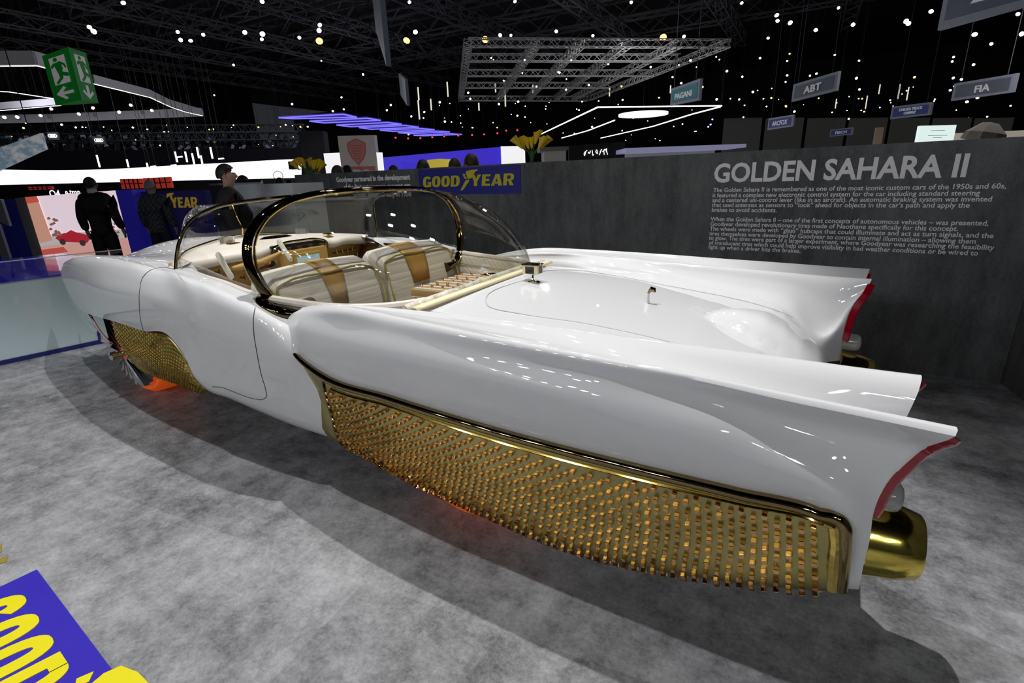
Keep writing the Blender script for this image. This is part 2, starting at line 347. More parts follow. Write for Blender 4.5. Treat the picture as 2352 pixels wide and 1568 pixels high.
def inpoly(x, y, P):
    c = False
    for a in range(len(P)):
        (x1, y1), (x2, y2) = P[a], P[a-1]
        if (y1 > y) != (y2 > y) and x < (x2-x1)*(y-y1)/(y2-y1)+x1: c = not c
    return c
whole = BM(); gridmesh(whole, G); gridmesh(whole, GS); gridmesh(whole, mirg(GS), flip=True); weld(whole, .002)
bmesh.ops.recalc_face_normals(whole, faces=whole.faces)
if sum(f.normal.z for f in whole.faces) < 0: bmesh.ops.reverse_faces(whole, faces=whole.faces)
whole.normal_update(); whole.faces.ensure_lookup_table()
def sub_mesh(name, test, par):
    me = bpy.data.meshes.new(name); idx = {}; vs = []; ns = []; fs = []
    for f in whole.faces:
        if not test(f): continue
        q = []
        for v in f.verts:
            if v.index not in idx: idx[v.index] = len(vs); vs.append(tuple(v.co)); ns.append(tuple(v.normal))
            q.append(idx[v.index])
        fs.append(q)
    me.from_pydata(vs, [], fs); me.materials.append(M_PAINT); me.polygons.foreach_set('use_smooth', [True]*len(fs)); me.normals_split_custom_set_from_vertices(ns)
    o = bpy.data.objects.new(name, me); COL.objects.link(o); o.parent = par; o.matrix_parent_inverse = Matrix.Translation(-Vector(_wl(par))); return o
whole.verts.index_update()
def doorside(f):
    c = f.calc_center_median(); q = np.array(c); s = 0 if c.y < Y0 else 1
    if s: q = mir(q)
    if q[1] > 1.72: return -1
    x, y = project(q); return s if inpoly(x, y, DOORPX) else -1
DS = {f.index: doorside(f) for f in whole.faces}
sub_mesh('body_shell', lambda f: DS[f.index] < 0, car)
for k in (0, 1): sub_mesh('door', lambda f: DS[f.index] == k, car)
BVH = BVHTree.FromBMesh(whole); whole.free()
# door seams: thin dark grooves following the panel
def seam_pt(px, py):
    d = ray(px, py); d = d/np.linalg.norm(d); h = BVH.ray_cast(Vector(CC), Vector(d))
    return np.array(h[0])-d*.002 if h[0] is not None else None
door = [(402, 618), (372, 614), (345, 621), (328, 637), (321, 665), (320, 700), (323, 735), (330, 762)]
door2 = [(586, 706), (582, 730), (583, 765), (590, 810), (600, 860), (610, 895), (612, 910), (603, 917), (585, 916), (540, 901), (505, 889), (488, 888)]
for nm, pp in (('door_seam', door), ('door_seam', door2)):
    bm = BM(); pts = [seam_pt(*p[:2]) for p in curve([np.array([*p, 0.]) for p in pp], 8)]; pts = [p for p in pts if p is not None and p[1] < 2.0]; tube(bm, pts, .0020, 5)
    obj(nm, bm, M_SEAM, car, label='thin dark door gap')
# ------------------------------------------------------------------ rear fender with its pair of fins
rear = [  # f1 skirt bottom, f2, f3 trim, f4, f5, f6, f7 outer ridge
 [(774, 1011, 1.60), (713, 890, 1.53), (653, 770, 1.50), (651, 758, 1.50), (656, 742, 1.505), (668, 723, 1.52), (692, 708, 1.54)],
 [(786, 1018, 1.60), (733, 893, 1.50), (690, 820, 1.465), (683, 788, 1.455), (686, 756, 1.455), (700, 727, 1.475), (728, 703, 1.50)],
 [(806, 1024, 1.60), (762, 935, 1.50), (745, 862, 1.45), (738, 815, 1.42), (740, 775, 1.42), (757, 738, 1.44), (790, 706, 1.453)],
 [(930, 1089, 1.56), (925, 1000, 1.46), (900, 914, 1.43), (880, 860, 1.39), (880, 810, 1.37), (885, 765, 1.395), (900, 728, 1.42)],
 [(1110, 1172, 1.49), (1120, 1085, 1.43), (1100, 976, 1.41), (1080, 905, 1.36), (1065, 850, 1.35), (1060, 800, 1.375), (1060, 762, 1.39)],
 [(1310, 1255, 1.47), (1320, 1150, 1.42), (1300, 1031, 1.40), (1270, 950, 1.35), (1245, 890, 1.34), (1232, 835, 1.37), (1230, 796, 1.375)],
 [(1505, 1303, 1.45), (1515, 1200, 1.41), (1500, 1081, 1.39), (1465, 1000, 1.34), (1435, 935, 1.34), (1420, 872, 1.37), (1420, 832, 1.37)],
 [(1700, 1332, 1.44), (1710, 1240, 1.41), (1700, 1129, 1.38), (1665, 1050, 1.34), (1635, 980, 1.345), (1612, 912, 1.39), (1600, 865, 1.365)],
 [(1890, 1349, 1.44), (1888, 1265, 1.40), (1882, 1175, 1.38), (1860, 1100, 1.35), (1830, 1040, 1.37), (1812, 970, 1.41), (1820, 911, 1.35)],
 [(1940, 1352, 1.44), (1945, 1290, 1.40), (1950, 1213, 1.38), (1955, 1140, 1.36), (1970, 1070, 1.39), (2000, 1010, 1.41), (2040, 956, 1.34)],
 [(1970, 1354, 1.46), (1983, 1300, 1.42), (1998, 1238, 1.40), (2010, 1165, 1.385), (2045, 1097, 1.39), (2110, 1036, 1.39), (2200, 989, 1.33)]]
inner = [(715, 702, 1.62), (752, 700, 1.60), (800, 701, 1.58), (920, 710, 1.565), (1080, 727, 1.595), (1240, 747, 1.62), (1430, 773, 1.632), (1600, 795, 1.645), (1790, 820, 1.66), (1980, 846, 1.668), (2116, 863, 1.67)]
dep = [.0, .0, .002, .006, .012, .022, .04, .07, .11, .17, .24]
bx = [-2.1, -1.6, -1.1, -.8, -.5, -.2, -.02, .07, .12, .25]; by = [1.80, 1.80, 1.76, 1.74, 1.75, 1.80, 1.84, 1.88, 1.92, 1.95]; bz = [.89, .90, .888, .866, .828, .785, .745, .69, .60, .50]
RC = []
for i, c in enumerate(rear):
    P = [A(*p) for p in c]; o = P[6]; q = A(*inner[i]); d = dep[i]; k = i/(len(rear)-1)
    r = .006+.006*k
    col = [P[0]+np.array([0, .25, .02]), P[0]+np.array([0, .04, -.012])]+P[:6]+[o, o+np.array([0, r, .003]), o+np.array([-.002, 2.4*r, -.004])]
    m = (o+q)/2
    col += [o*.7+q*.3+np.array([-.2*d, 0, -d*.75]), m+np.array([-.25*d, 0, -d]), o*.3+q*.7+np.array([-.2*d, 0, -d*.75])]
    col += [q-np.array([.002, 2.0*r, .004]), q-np.array([0, .3*r, -.002]), q+np.array([0, .7*r, 0])]
    by_, bz_ = (np.interp(q[0], bx, by), np.interp(q[0], bx, bz)) if q[0] > -1.3 else (q[1]+.035, q[2]-.05)
    if i == len(rear)-1: col += [np.array([.30, 1.70, .85]), np.array([.257, 1.735, .77]), np.array([.248, 1.755, .68]), np.array([.24, 1.76, .48])]
    else:
        B = np.array([q[0], by_, bz_]); dy = B[1]-q[1]; dz = q[2]-B[2]
        if i == len(rear)-2: B = np.array([.13, 1.88, .62])
        xx = (B[0]+q[0])/2
        col += [np.array([q[0], q[1]+.25*dy, q[2]-.38*dz]), np.array([xx, q[1]+.5*dy, q[2]-.72*dz]), B, B+np.array([0, .03, -.10])]
    RC.append(col)
rr = [[c[j] for c in RC] for j in range(len(RC[0]))]
GR = surf(rr, 8, 5)
for g, nm in ((GR, 1), (mirg(GR), -1)):
    bm = BM(); V = gridmesh(bm, g, flip=nm < 0)
    loop = [r[-1] for r in V]
    for t in tessellate_polygon([[Vector((v.co.y, v.co.z, 0)) for v in loop]]):
        try: bm.faces.new([loop[k] for k in t])
        except ValueError: pass
    bmesh.ops.recalc_face_normals(bm, faces=bm.faces)
    obj('rear_fender', bm, M_PAINT, car, angle=50)
# ------------------------------------------------------------------ trunk deck
def deckz(x, y):
    u = abs(y-Y0)
    zc = np.interp(x, [-1.6, -1.33, -1.0, -.6, -.35, -.1, .04, .12, .17, .205], [.945, .935, .895, .857, .832, .782, .715, .655, .575, .42])
    ze = np.interp(x, [-1.6, -1.1, -.8, -.5, -.2, -.02, .07, .12, .205], [.905, .888, .866, .828, .785, .745, .69, .60, .42])
    hw = 2.4-np.interp(x, bx, by); t = min(u/hw, 1.15); z = zc+(ze-zc)*t**2
    a = ((x-.02)/.37)**2 if x < .02 else 0.0
    h = 1-a-((y-2.39)/(.155+.05*min(max((x+.3)/.4, 0), 1)))**2
    if h > 0: z += .078*(1-(1-h)**2)*(1-.45*min(max((x+.02)/.2, 0), 1))
    return z
def deckp(x, t):
    hw = 2.4-np.interp(x, bx, by)+.02; xo = x-.10*(abs(t)**3)*(x > -.1)*min((x+.1)/.2, 1)-.07*abs(t)**2*max(0, min(1, (-.9-x)/.4))
    return np.array([xo, Y0+t*hw, deckz(x, Y0+t*hw)])
xs = list(np.linspace(-1.40, -.4, 22))+list(np.linspace(-.38, .205, 40)); ts = np.linspace(-1, 1, 61)
bm = BM(); gridmesh(bm, [[deckp(x, t) for x in xs] for t in ts]); bmesh.ops.recalc_face_normals(bm, faces=bm.faces)
if sum(f.normal.z for f in bm.faces) < 0: bmesh.ops.reverse_faces(bm, faces=bm.faces)
deck = solid(obj('rear_deck', bm, M_PAINT, car), .012)
bm = BM(); V = gridmesh(bm, [[np.array([.205-.03*abs(t), Y0+t*.62, z]) for t in np.linspace(-1, 1, 13)] for z in (.5, .4, .28, .18)]); obj('tail_panel', bm, M_PAINT, car)
def lidpt(x, y): return np.array([x, y, deckz(x, y)+.001])
seam = [(.0, 2.86), (-.2, 2.87), (-.46, 2.86), (-.72, 2.87), (-1.0, 2.91), (-1.2, 2.9), (-1.28, 2.8), (-1.28, 2.4), (-1.28, 2.0), (-1.2, 1.9), (-1.0, 1.89), (-.72, 1.93), (-.46, 1.94), (-.2, 1.93), (.0, 1.94)]
bm = BM(); tube(bm, [lidpt(*(p[:2])) for p in curve([np.array([*s, 0.]) for s in seam], 6)], .0022, 5); obj('trunk_seam', bm, mat('pale_gap', (.55, .55, .55), .5), car, label='fine shut line of the trunk lid')
# ------------------------------------------------------------------ gold skirt, trim, studs
nu, nv = 8, 5
def sub_rows(G, j0, j1, i0, i1, off, ex=0):
    out = []
    for j in range(j0*nv, j1*nv+1):
        row = []
        for i in range(i0*nu, i1*nu+1+ex):
            p = G[j][i]; a = G[j][min(i+1, len(G[0])-1)]-G[j][max(i-1, 0)]; b = G[min(j+1, len(G)-1)][i]-G[max(j-1, 0)][i]
            n = np.cross(a, b); n = n/max(np.linalg.norm(n), 1e-9)
            if n[1] > 0: n = -n
            row.append(p+n*off)
        out.append(row)
    return out
# grid rows: 0 inner tuck, 1 bottom roll, 2 f1, 3 f2, 4 f3 (trim)
SK = sub_rows(GR, 1, 4, 2, 8, .010, 4)
for g, s in ((SK, 1), (mirg(SK), -1)):
    bm = BM(); gridmesh(bm, g); bmesh.ops.recalc_face_normals(bm, faces=bm.faces); o = obj('gold_skirt', bm, M_GBRUSH, car, label='brushed gold rear wheel skirt')
LP = sub_rows(GR, 1, 4, 0, 2, .006)
for g in (LP, mirg(LP)):
    bm = BM(); gridmesh(bm, g); obj('gold_wedge', bm, M_GBRUSH, car, label='plain brass wedge ahead of the studded skirt')
T3 = [GR[4*nv][i] for i in range(0, 8*nu+1)]
T3 = [p+np.array([0, -.012, 0]) for p in T3]
corner = [A(1908, 1184, 1.368), A(1927, 1193, 1.367), A(1938, 1209, 1.368), A(1940, 1235, 1.372), A(1937, 1290, 1.39), A(1930, 1350, 1.425)]
trimp = T3[1:]+curve(corner, 4)
M_DGOLD = mat('hall_darkened_gold', (.30, .225, .10), .05, metal=1.0)  # base darkened for the dark hall that polished gold would mirror
for g in (trimp, [mir(p) for p in trimp]):
    bm = BM(); n = len(g); tube(bm, g, [.006+.012*min(1, i/16) for i in range(n)], 10); obj('side_trim', bm, M_DGOLD, car, label='polished dark gold trim tube')
fr = curve([A(1895, 1195, 1.372), A(1912, 1203, 1.37), A(1918, 1225, 1.372), A(1915, 1290, 1.388), A(1910, 1350, 1.42)], 5)
bm = BM(); tube(bm, fr, .016, 8); obj('skirt_frame', bm, M_GOLD, car, label='broad polished gold frame at the rear of the skirt')
lf = [SK[j][0]+np.array([0, -.004, 0]) for j in range(4, len(SK))]
bm = BM(); tube(bm, lf, .006, 6); obj('skirt_edge', bm, M_DGOLD, car)
bd = [SK[-2][i]+np.array([0, -.003, 0]) for i in range(1, len(SK[0])-1)]
bm = BM(); tube(bm, bd, .005, 6); obj('skirt_bead', bm, M_GOLD, car)
# studs: square copper-gold pegs standing off the skirt in a staggered lattice
def stud_field(G, du, dv, shear, size, hgt, edge=.03):
    J, I = len(G), len(G[0]); SU = [0]
    mid = G[J//2]
    for i in range(1, I): SU.append(SU[-1]+np.linalg.norm(mid[i]-mid[i-1]))
    out = []; n = int(SU[-1]/du)+1
    for a in range(0, n+1):
        # per column measure the height
        b = 0
        while True:
            u = edge+a*du; v = edge*.6+b*dv+((-shear*u) % dv)
            b += 1
            if b > 40: break
            if u > SU[-1]-edge: break
            i = np.interp(u, SU, range(I)); i0 = int(min(i, I-2)); t = i-i0
            colp = [G[j][i0]*(1-t)+G[j][i0+1]*t for j in range(J)][::-1]      # from trim downwards
            SV = [0]
            for j in range(1, J): SV.append(SV[-1]+np.linalg.norm(colp[j]-colp[j-1]))
            if v > SV[-1]-.004: break
            k = np.interp(v, SV, range(J)); k0 = int(min(k, J-2)); s = k-k0
            p = colp[k0]*(1-s)+colp[k0+1]*s
            vt = colp[k0+1]-colp[k0]; vt = vt/np.linalg.norm(vt); j = J-1-k0; ut = G[j][min(i0+1, I-1)]-G[j][i0]; ut = ut/max(np.linalg.norm(ut), 1e-9)
            nn = np.cross(ut, vt); nn = nn/np.linalg.norm(nn)
            if nn[1] > 0 and abs(nn[1]) > .05: nn = -nn
            out.append((p, ut, np.cross(nn, ut), nn))
    return out
def add_stud(bm, s, w, h, jit=0):
    p, u, v, n = s; R = frame_mat(u, v, n) @ Matrix.Rotation(jit, 3, 'Z')
    vs = box(bm, p+n*h/2, (w, w*1.15, h), R)
    return vs
def studs(F, w, h, name, parent, m, ncap=100, label=None):
    F = sorted(F, key=lambda s: np.linalg.norm(s[0]-CC))
    for k, s in enumerate(F[:ncap]):
        bm = BM(); add_stud(bm, s, w, h, random.uniform(-.12, .12)); bmesh.ops.bevel(bm, geom=bm.edges[:], offset=.0016, segments=2, affect='EDGES')
        obj(name, bm, m, parent, angle=30)
    if len(F) > ncap:
        bm = BM()
        for s in F[ncap:]: add_stud(bm, s, w, h, random.uniform(-.12, .12))
        bmesh.ops.bevel(bm, geom=bm.edges[:], offset=.0014, segments=1, affect='EDGES')
        o = obj(name+'_rows', bm, m, parent, angle=30, kind='stuff')
SKT = [r[:-3] for r in SK[:-1]]
F = stud_field(SKT, .0325, .041, .62, .014, .02, .025)
print('STUDS', len(F))
studs(F, .0140, .017, 'skirt_stud', car, M_STUD)
# front studded panel inside the cut-out ahead of the door
fp = [[(262, 735, 1.60), (300, 745, 1.585), (345, 758, 1.57), (395, 775, 1.56), (432, 825, 1.57), (482, 896, 1.62)],
      [(268, 765, 1.60), (300, 785, 1.58), (345, 805, 1.56), (390, 825, 1.56), (428, 852, 1.58), (478, 898, 1.625)],
      [(285, 795, 1.66), (310, 820, 1.63), (345, 838, 1.61), (385, 858, 1.61), (425, 874, 1.62), (473, 901, 1.64)],
      [(300, 822, 1.74), (322, 843, 1.70), (350, 858, 1.67), (388, 873, 1.66), (425, 885, 1.65), (470, 904, 1.66)]]
GP = surf([[A(*p) for p in r] for r in fp][::-1], 6, 6)
for g in (GP, mirg(GP)):
    bm = BM(); gridmesh(bm, g); bmesh.ops.recalc_face_normals(bm, faces=bm.faces); solid(obj('front_grille_panel', bm, M_GBRUSH, car, label='brushed gold panel in the front wheel cut-out'), .01)
F = stud_field(GP, .023, .028, .6, .012, .02, .012); print('STUDS front', len(F))
studs(F, .0125, .017, 'grille_stud', car, M_GOLD)
# ------------------------------------------------------------------ wheels
def wheel(c, R=.34, wd=.22, side=-1, cap=True):
    w = empty('wheel', tuple(c)); w.parent = car; w.matrix_parent_inverse = Matrix.Translation(-car.location)
    bm = BM(); lathe(bm, [(R*.62, -wd/2), (R*.9, -wd/2-.008), (R*.985, -wd*.38), (R, -wd*.2), (R, wd*.2), (R*.985, wd*.38), (R*.9, wd/2+.008), (R*.62, wd/2)], c, (0, side, 0), 48); obj2('tire', bm, M_ORANGE, w)
    if not cap:                                        # behind the skirt: plain disc
        bm = BM(); lathe(bm, [(0, -wd*.3), (R*.64, -wd*.3), (R*.64, wd*.3), (0, wd*.3)], c, (0, side, 0), 24); obj2('rim', bm, M_CHROME, w); return w
    bm = BM()
    for k in range(26):
        a = 2*math.pi*k/26; d = np.array([math.cos(a), 0, math.sin(a)]); n = np.array([0, side, 0]); t = np.cross(d, n)
        c0 = np.array(c)+n*(wd/2+.01)
        p0 = c0+d*.05+n*.07; p1 = c0+d*R*.80+n*.012
        q = [bm.verts.new(x) for x in (p0+t*.004, p0-t*.004, p1-t*.028, p1+t*.028, p1*1.0+n*.03, p0+n*.01)]
        bm.faces.new((q[0], q[3], q[4], q[5])); bm.faces.new((q[1], q[5], q[4], q[2])); bm.faces.new((q[0], q[1], q[2], q[3])); bm.faces.new((q[3], q[2], q[4])); bm.faces.new((q[0], q[5], q[1]))
    obj2('hubcap', bm, M_CHROME, w)
    bm = BM(); lathe(bm, [(.09, 0), (.085, .05), (.04, .075), (.022, .08), (.022, .13), (.030, .135), (.030, .17), (.0, .18)], np.array(c)+np.array([0, side*(wd/2), 0]), (0, side, 0), 20); obj2('spinner', bm, M_CHROME, w)
    return w
def obj2(name, bm, m, par, **k):                       # a sub-part of a part that is an Empty under the car
    bmesh.ops.recalc_face_normals(bm, faces=bm.faces)
    o = obj(name, bm, m, None, **k); o.parent = par; o.matrix_parent_inverse = par_inv(par); return o
def par_inv(par):
    M = Matrix.Identity(4); q = par
    T = Matrix.Translation(Vector(q.location))
    return T.inverted()
for yy, s in ((1.86, -1), (2*Y0-1.86, 1)):
    wheel((-4.18, yy, .34), side=s); wheel((-1.17, 1.70 if s < 0 else 2*Y0-1.70, .34), side=s, cap=False)
# ------------------------------------------------------------------ tail: exhausts, lamps, lenses
for s in (1, -1):
    f = (lambda p: np.array(p)) if s > 0 else (lambda p: mir(np.array(p)))
    bm = BM(); lathe(bm, [(.095, -.20), (.118, -.15), (.124, -.03), (.122, .06), (.112, .14), (.096, .198), (.088, .205), (.080, .19), (.0, .17)], f((.20, 1.66, .378)), (1, 0, 0), 40)
    bmesh.ops.recalc_face_normals(bm, faces=bm.faces); ex = obj('exhaust_tip', bm, mat('yellow_gold', (.86, .68, .14), .15, metal=1.0), car)
    bm = BM(); lathe(bm, [(.122, -.012), (.126, 0), (.122, .012)], f((.255, 1.66, .378)), (1, 0, 0), 40); obj('exhaust_ring', bm, M_GOLD, car)
    bm = BM(); lathe(bm, [(.046, -.12), (.046, .05), (.042, .065), (.030, .074), (.0, .076)], f((.258, 1.62, .548)), (1, 0, 0), 28)
    bmesh.ops.recalc_face_normals(bm, faces=bm.faces); obj('reversing_lamp', bm, mat('frosted_lens', (.62, .62, .60), .15, coat=1.0, trans=.35), car, label='frosted clear round lamp')
    e1 = [GR[4*nv+k][-1] for k in range(4, 4*nv)]             # rear edge of the outer fin
    e2 = [np.array(p) for p in ((.331, 1.665, .892), (.316, 1.69, .85), (.292, 1.71, .80), (.272, 1.728, .755), (.262, 1.742, .70), (.256, 1.75, .645), (.252, 1.752, .60))]
    for e, wy in ((e1, 1), (curve(e2, 4), .42)):
        e = [f(p) for p in e]; bm = BM(); prev = None
        n = len(e)
        for k, p in enumerate(e):
            ex_ = (.020 if 0 < k < n-1 else .014)*(1-.35*abs(2*k/n-1))*wy; iny = .011*(1 if s > 0 else -1)
            q = [bm.verts.new(p+np.array(o)) for o in ((-.004, iny*.3, -.002), (ex_, iny*.4, -.012), (ex_+.006, iny*1.0, -.014), (ex_, iny*1.9, -.012), (-.02, iny*2.1, 0))]
            if prev:
                for i in range(4): bm.faces.new((prev[i], prev[i+1], q[i+1], q[i]))
            else: bm.faces.new(q)
            prev = q
        bm.faces.new(prev[::-1]); bmesh.ops.recalc_face_normals(bm, faces=bm.faces)
        obj('tail_lamp_lens', bm, M_RED, car, label='red fin-edge tail lamp lens')
# nose bumper blade in chrome and the dark wheel well
nb = [[(158, 645, 1.72), (181, 682, 1.71), (206, 724, 1.70), (226, 758, 1.72), (254, 791, 1.76)], [(147, 638, 1.76), (165, 676, 1.75), (188, 716, 1.75), (213, 753, 1.76), (246, 788, 1.80)], [(141, 628, 1.84), (151, 668, 1.83), (172, 708, 1.82), (198, 746, 1.84), (237, 786, 1.88)], [(141, 618, 1.98), (149, 655, 1.98), (166, 695, 1.98), (190, 735, 1.98), (228, 783, 1.98)]]
GB = surf([[A(*p) for p in r] for r in nb], 5, 4)
for g in (GB, mirg(GB)): bm = BM(); gridmesh(bm, g); bmesh.ops.recalc_face_normals(bm, faces=bm.faces); solid(obj('bumper_blade', bm, M_CHROME, car), .012)
bm = BM(); box(bm, (-2.2, 2.4, .42), (4.3, 1.05, .36)); obj('underbody', bm, M_DARK, car, smooth=False)
bm = BM(); box(bm, (-4.45, 2.4, .50), (1.4, .86, .56)); obj('engine_bay', bm, M_DARK, car, smooth=False)
# ------------------------------------------------------------------ roof hoop, rails, glass
def glassm(nt, b):                                     # thin clear acrylic: see-through with a clear reflection
    L = nt.links.new; out = nt.nodes['Material Output']; tr = nt.nodes.new('ShaderNodeBsdfTransparent'); gl = nt.nodes.new('ShaderNodeBsdfGlossy')
    gl.inputs['Roughness'].default_value = .02; tr.inputs[0].default_value = (.95, .952, .94, 1); fr = nt.nodes.new('ShaderNodeLayerWeight'); fr.inputs['Blend'].default_value = .5
    pw = nt.nodes.new('ShaderNodeMath'); pw.operation = 'POWER'; pw.inputs[1].default_value = 4.0; L(fr.outputs['Facing'], pw.inputs[0])
    ma = nt.nodes.new('ShaderNodeMath'); ma.operation = 'MULTIPLY_ADD'; ma.inputs[1].default_value = .55; ma.inputs[2].default_value = .035; L(pw.outputs[0], ma.inputs[0])
    tc = nt.nodes.new('ShaderNodeTexCoord'); n = _n(nt, 'ShaderNodeTexNoise', Scale=3.0); L(tc.outputs['Object'], n.inputs['Vector'])
    bp = _n(nt, 'ShaderNodeBump', Strength=.02, Distance=.02); L(n.outputs['Fac'], bp.inputs['Height']); L(bp.outputs[0], gl.inputs['Normal'])
    mx = nt.nodes.new('ShaderNodeMixShader'); L(ma.outputs[0], mx.inputs[0]); L(tr.outputs[0], mx.inputs[1]); L(gl.outputs[0], mx.inputs[2]); L(mx.outputs[0], out.inputs['Surface'])
M_GLASS = mat('clear_acrylic', (1, 1, 1), build=glassm)
def atx(px, py, X): d = ray(px, py); return CC + d*((X-CC[0])/d[0])
hy = [(1.80, .845), (1.66, .862), (1.585, .91), (1.535, 1.01), (1.52, 1.11), (1.545, 1.21), (1.625, 1.30), (1.75, 1.362), (1.92, 1.395), (2.16, 1.41), (2.4, 1.413)]
HP = [np.array([-2.27-.05*min(1, (z-.84)/.3), y, z]) for y, z in hy]
HF = curve(HP+[mir(p) for p in HP[-2::-1]], 6)
bm = BM(); nH = len(HF)
tube(bm, HF, [.030 if min(i, nH-1-i) > 8 else .030+.03*(1-min(i, nH-1-i)/8) for i in range(nH)], 12, flat=.62, up=(1, 0, 0))
M_BLK = mat('hall_darkened_black_gold', (.105, .08, .04), .04, metal=1.0, spec=.5)  # dark gold base lowered further for the dark hall it mirrors
obj('roof_hoop', bm, M_BLK, car, label='thick dark gold roof hoop')
bm = BM(); tube(bm, [p+np.array([.033, (Y0-p[1])*.02, -.004]) for p in HF[4:-4]], .007, 8); obj('hoop_edge', bm, M_GOLD, car, label='bright gold inner edge of the hoop')
for g in (lambda p: p, mir):
    bm = BM(); prof = [g(atx(595, 686, -2.36)), g(A(602, 700, 1.53)), g(A(620, 713, 1.53)), g(A(655, 722, 1.55)), g(A(698, 722, 1.60))]
    tube(bm, curve(prof, 4), [.018, .026, .032, .036, .038, .040, .042, .042, .042, .042, .042, .040, .038, .034, .028, .022, .014], 12, flat=.8); obj('hoop_foot', bm, M_BLK, car)
railp = [(403, 619, 1.585), (405, 590, 1.60), (411, 558, 1.62), (425, 525, 1.655), (450, 498, 1.70), (490, 478, 1.75), (560, 463, 1.82), (620, 456, 1.87), (695, 449, 1.91)]
RN = curve([A(*p) for p in railp], 5)
print('RAIL', np.round(RN[0], 2), np.round(RN[20], 2), np.round(RN[-1], 2))
for g in (RN, [mir(p) for p in RN]):
    bm = BM(); tube(bm, g, .0095, 8); obj('windscreen_rail', bm, M_BLK, car)
CB = [np.array([-3.66, 2.4, 1.115]), A(556, 522, 2.4), A(545, 498, 2.4), A(538, 480, 2.4), A(534, 470, 2.4)]
CCv = curve(CB, 4)
bm = BM(); tube(bm, CCv, .006, 6); obj('windscreen_divider', bm, M_GOLD, car)
NR = [RN[0], RN[6], RN[12], RN[18], RN[24], RN[28]]; CQ = [CCv[round(k*(len(CCv)-1)/5)] for k in range(6)]
rows = []
for a, c in zip(NR, CQ):
    m = a*.45+c*.55; m = m+np.array([-.10*abs(c[0]-a[0])-.06, -.12, 0.0]); rows.append([a, m, c, mir(m), mir(a)])
bm = BM(); gridmesh(bm, surf(rows, 8, 5)); bmesh.ops.recalc_face_normals(bm, faces=bm.faces); solid(obj('windscreen', bm, M_GLASS, car), .004, 0)
bm = BM(); rr_ = [r for r in surf([rows[0]], 8, 1)] if False else [curve(rows[0], 8)]
tube(bm, rr_[0], .006, 6); obj('windscreen_gasket', bm, M_GOLD, car)
# rear bubble
O = np.array([-2.3, 2.4, .885]); Bg = []
for p in HF[5:-5]:
    R = p-O; R[0] = 0; row = []
    for s in np.linspace(0, 1, 25):
        a = s*math.pi/2; row.append(O+np.array([.99*math.sin(a), R[1]*max(0, math.cos(a))**1.2, R[2]*max(0, math.cos(a))**2.0]))
    Bg.append(row)
bm = BM(); gridmesh(bm, Bg); weld(bm); bmesh.ops.recalc_face_normals(bm, faces=bm.faces); solid(obj('rear_canopy', bm, M_GLASS, car), .005, 0)
# side window edge: low clear pane left of the hoop
for g in (lambda p: p, mir):
    bm = BM(); a = [g(A(*p)) for p in [(409, 590, 1.60), (470, 615, 1.58), (540, 645, 1.56), (585, 662, 1.545)]]; b = [g(A(*p)) for p in [(408, 620, 1.60), (470, 640, 1.58), (540, 668, 1.56), (590, 695, 1.545)]]
    gridmesh(bm, surf([a, b], 4, 1)); solid(obj('side_window', bm, M_GLASS, car), .005, 0)
# ------------------------------------------------------------------ interior
def woven(nt, b):
    L = nt.links.new; tc = nt.nodes.new('ShaderNodeTexCoord'); sx = nt.nodes.new('ShaderNodeSeparateXYZ'); L(tc.outputs['Object'], sx.inputs[0])
    m = nt.nodes.new('ShaderNodeMath'); m.operation = 'MULTIPLY_ADD'; m.inputs[1].default_value = .8; L(sx.outputs['X'], m.inputs[0]); L(sx.outputs['Z'], m.inputs[2])
    nz = _n(nt, 'ShaderNodeTexNoise', Scale=9.0, Detail=2); L(tc.outputs['Object'], nz.inputs['Vector'])
    a = nt.nodes.new('ShaderNodeMath'); a.operation = 'MULTIPLY_ADD'; a.inputs[1].default_value = .003; L(nz.outputs['Fac'], a.inputs[0]); L(m.outputs[0], a.inputs[2])
    cb = nt.nodes.new('ShaderNodeCombineXYZ'); L(a.outputs[0], cb.inputs['X'])
    n = _n(nt, 'ShaderNodeTexNoise', Scale=95.0, Detail=6, Roughness=.8); n.noise_dimensions = '1D'; L(a.outputs[0], n.inputs['W'])
    cr = nt.nodes.new('ShaderNodeValToRGB'); cr.color_ramp.elements[0].position = .36; cr.color_ramp.elements[1].position = .62
    cr.color_ramp.elements[0].color = (.48, .41, .28, 1); cr.color_ramp.elements[1].color = (.86, .83, .75, 1); L(n.outputs['Fac'], cr.inputs[0]); L(cr.outputs[0], b.inputs['Base Color'])
    bp = _n(nt, 'ShaderNodeBump', Strength=.3, Distance=.004); L(n.outputs['Fac'], bp.inputs['Height']); L(bp.outputs[0], b.inputs['Normal'])
M_WOV = mat('striped_brocade', (.7, .65, .5), .6, build=woven)
M_TAN = mat('gold_leather', (.46, .27, .07), .38)
M_CREAM = mat('cream_leather', (.76, .70, .62), .5)
M_PIPE = mat('piping_gold', (.62, .50, .16), .35, metal=.6)
M_BAND = mat('cream_band', (.86, .76, .48), .4)
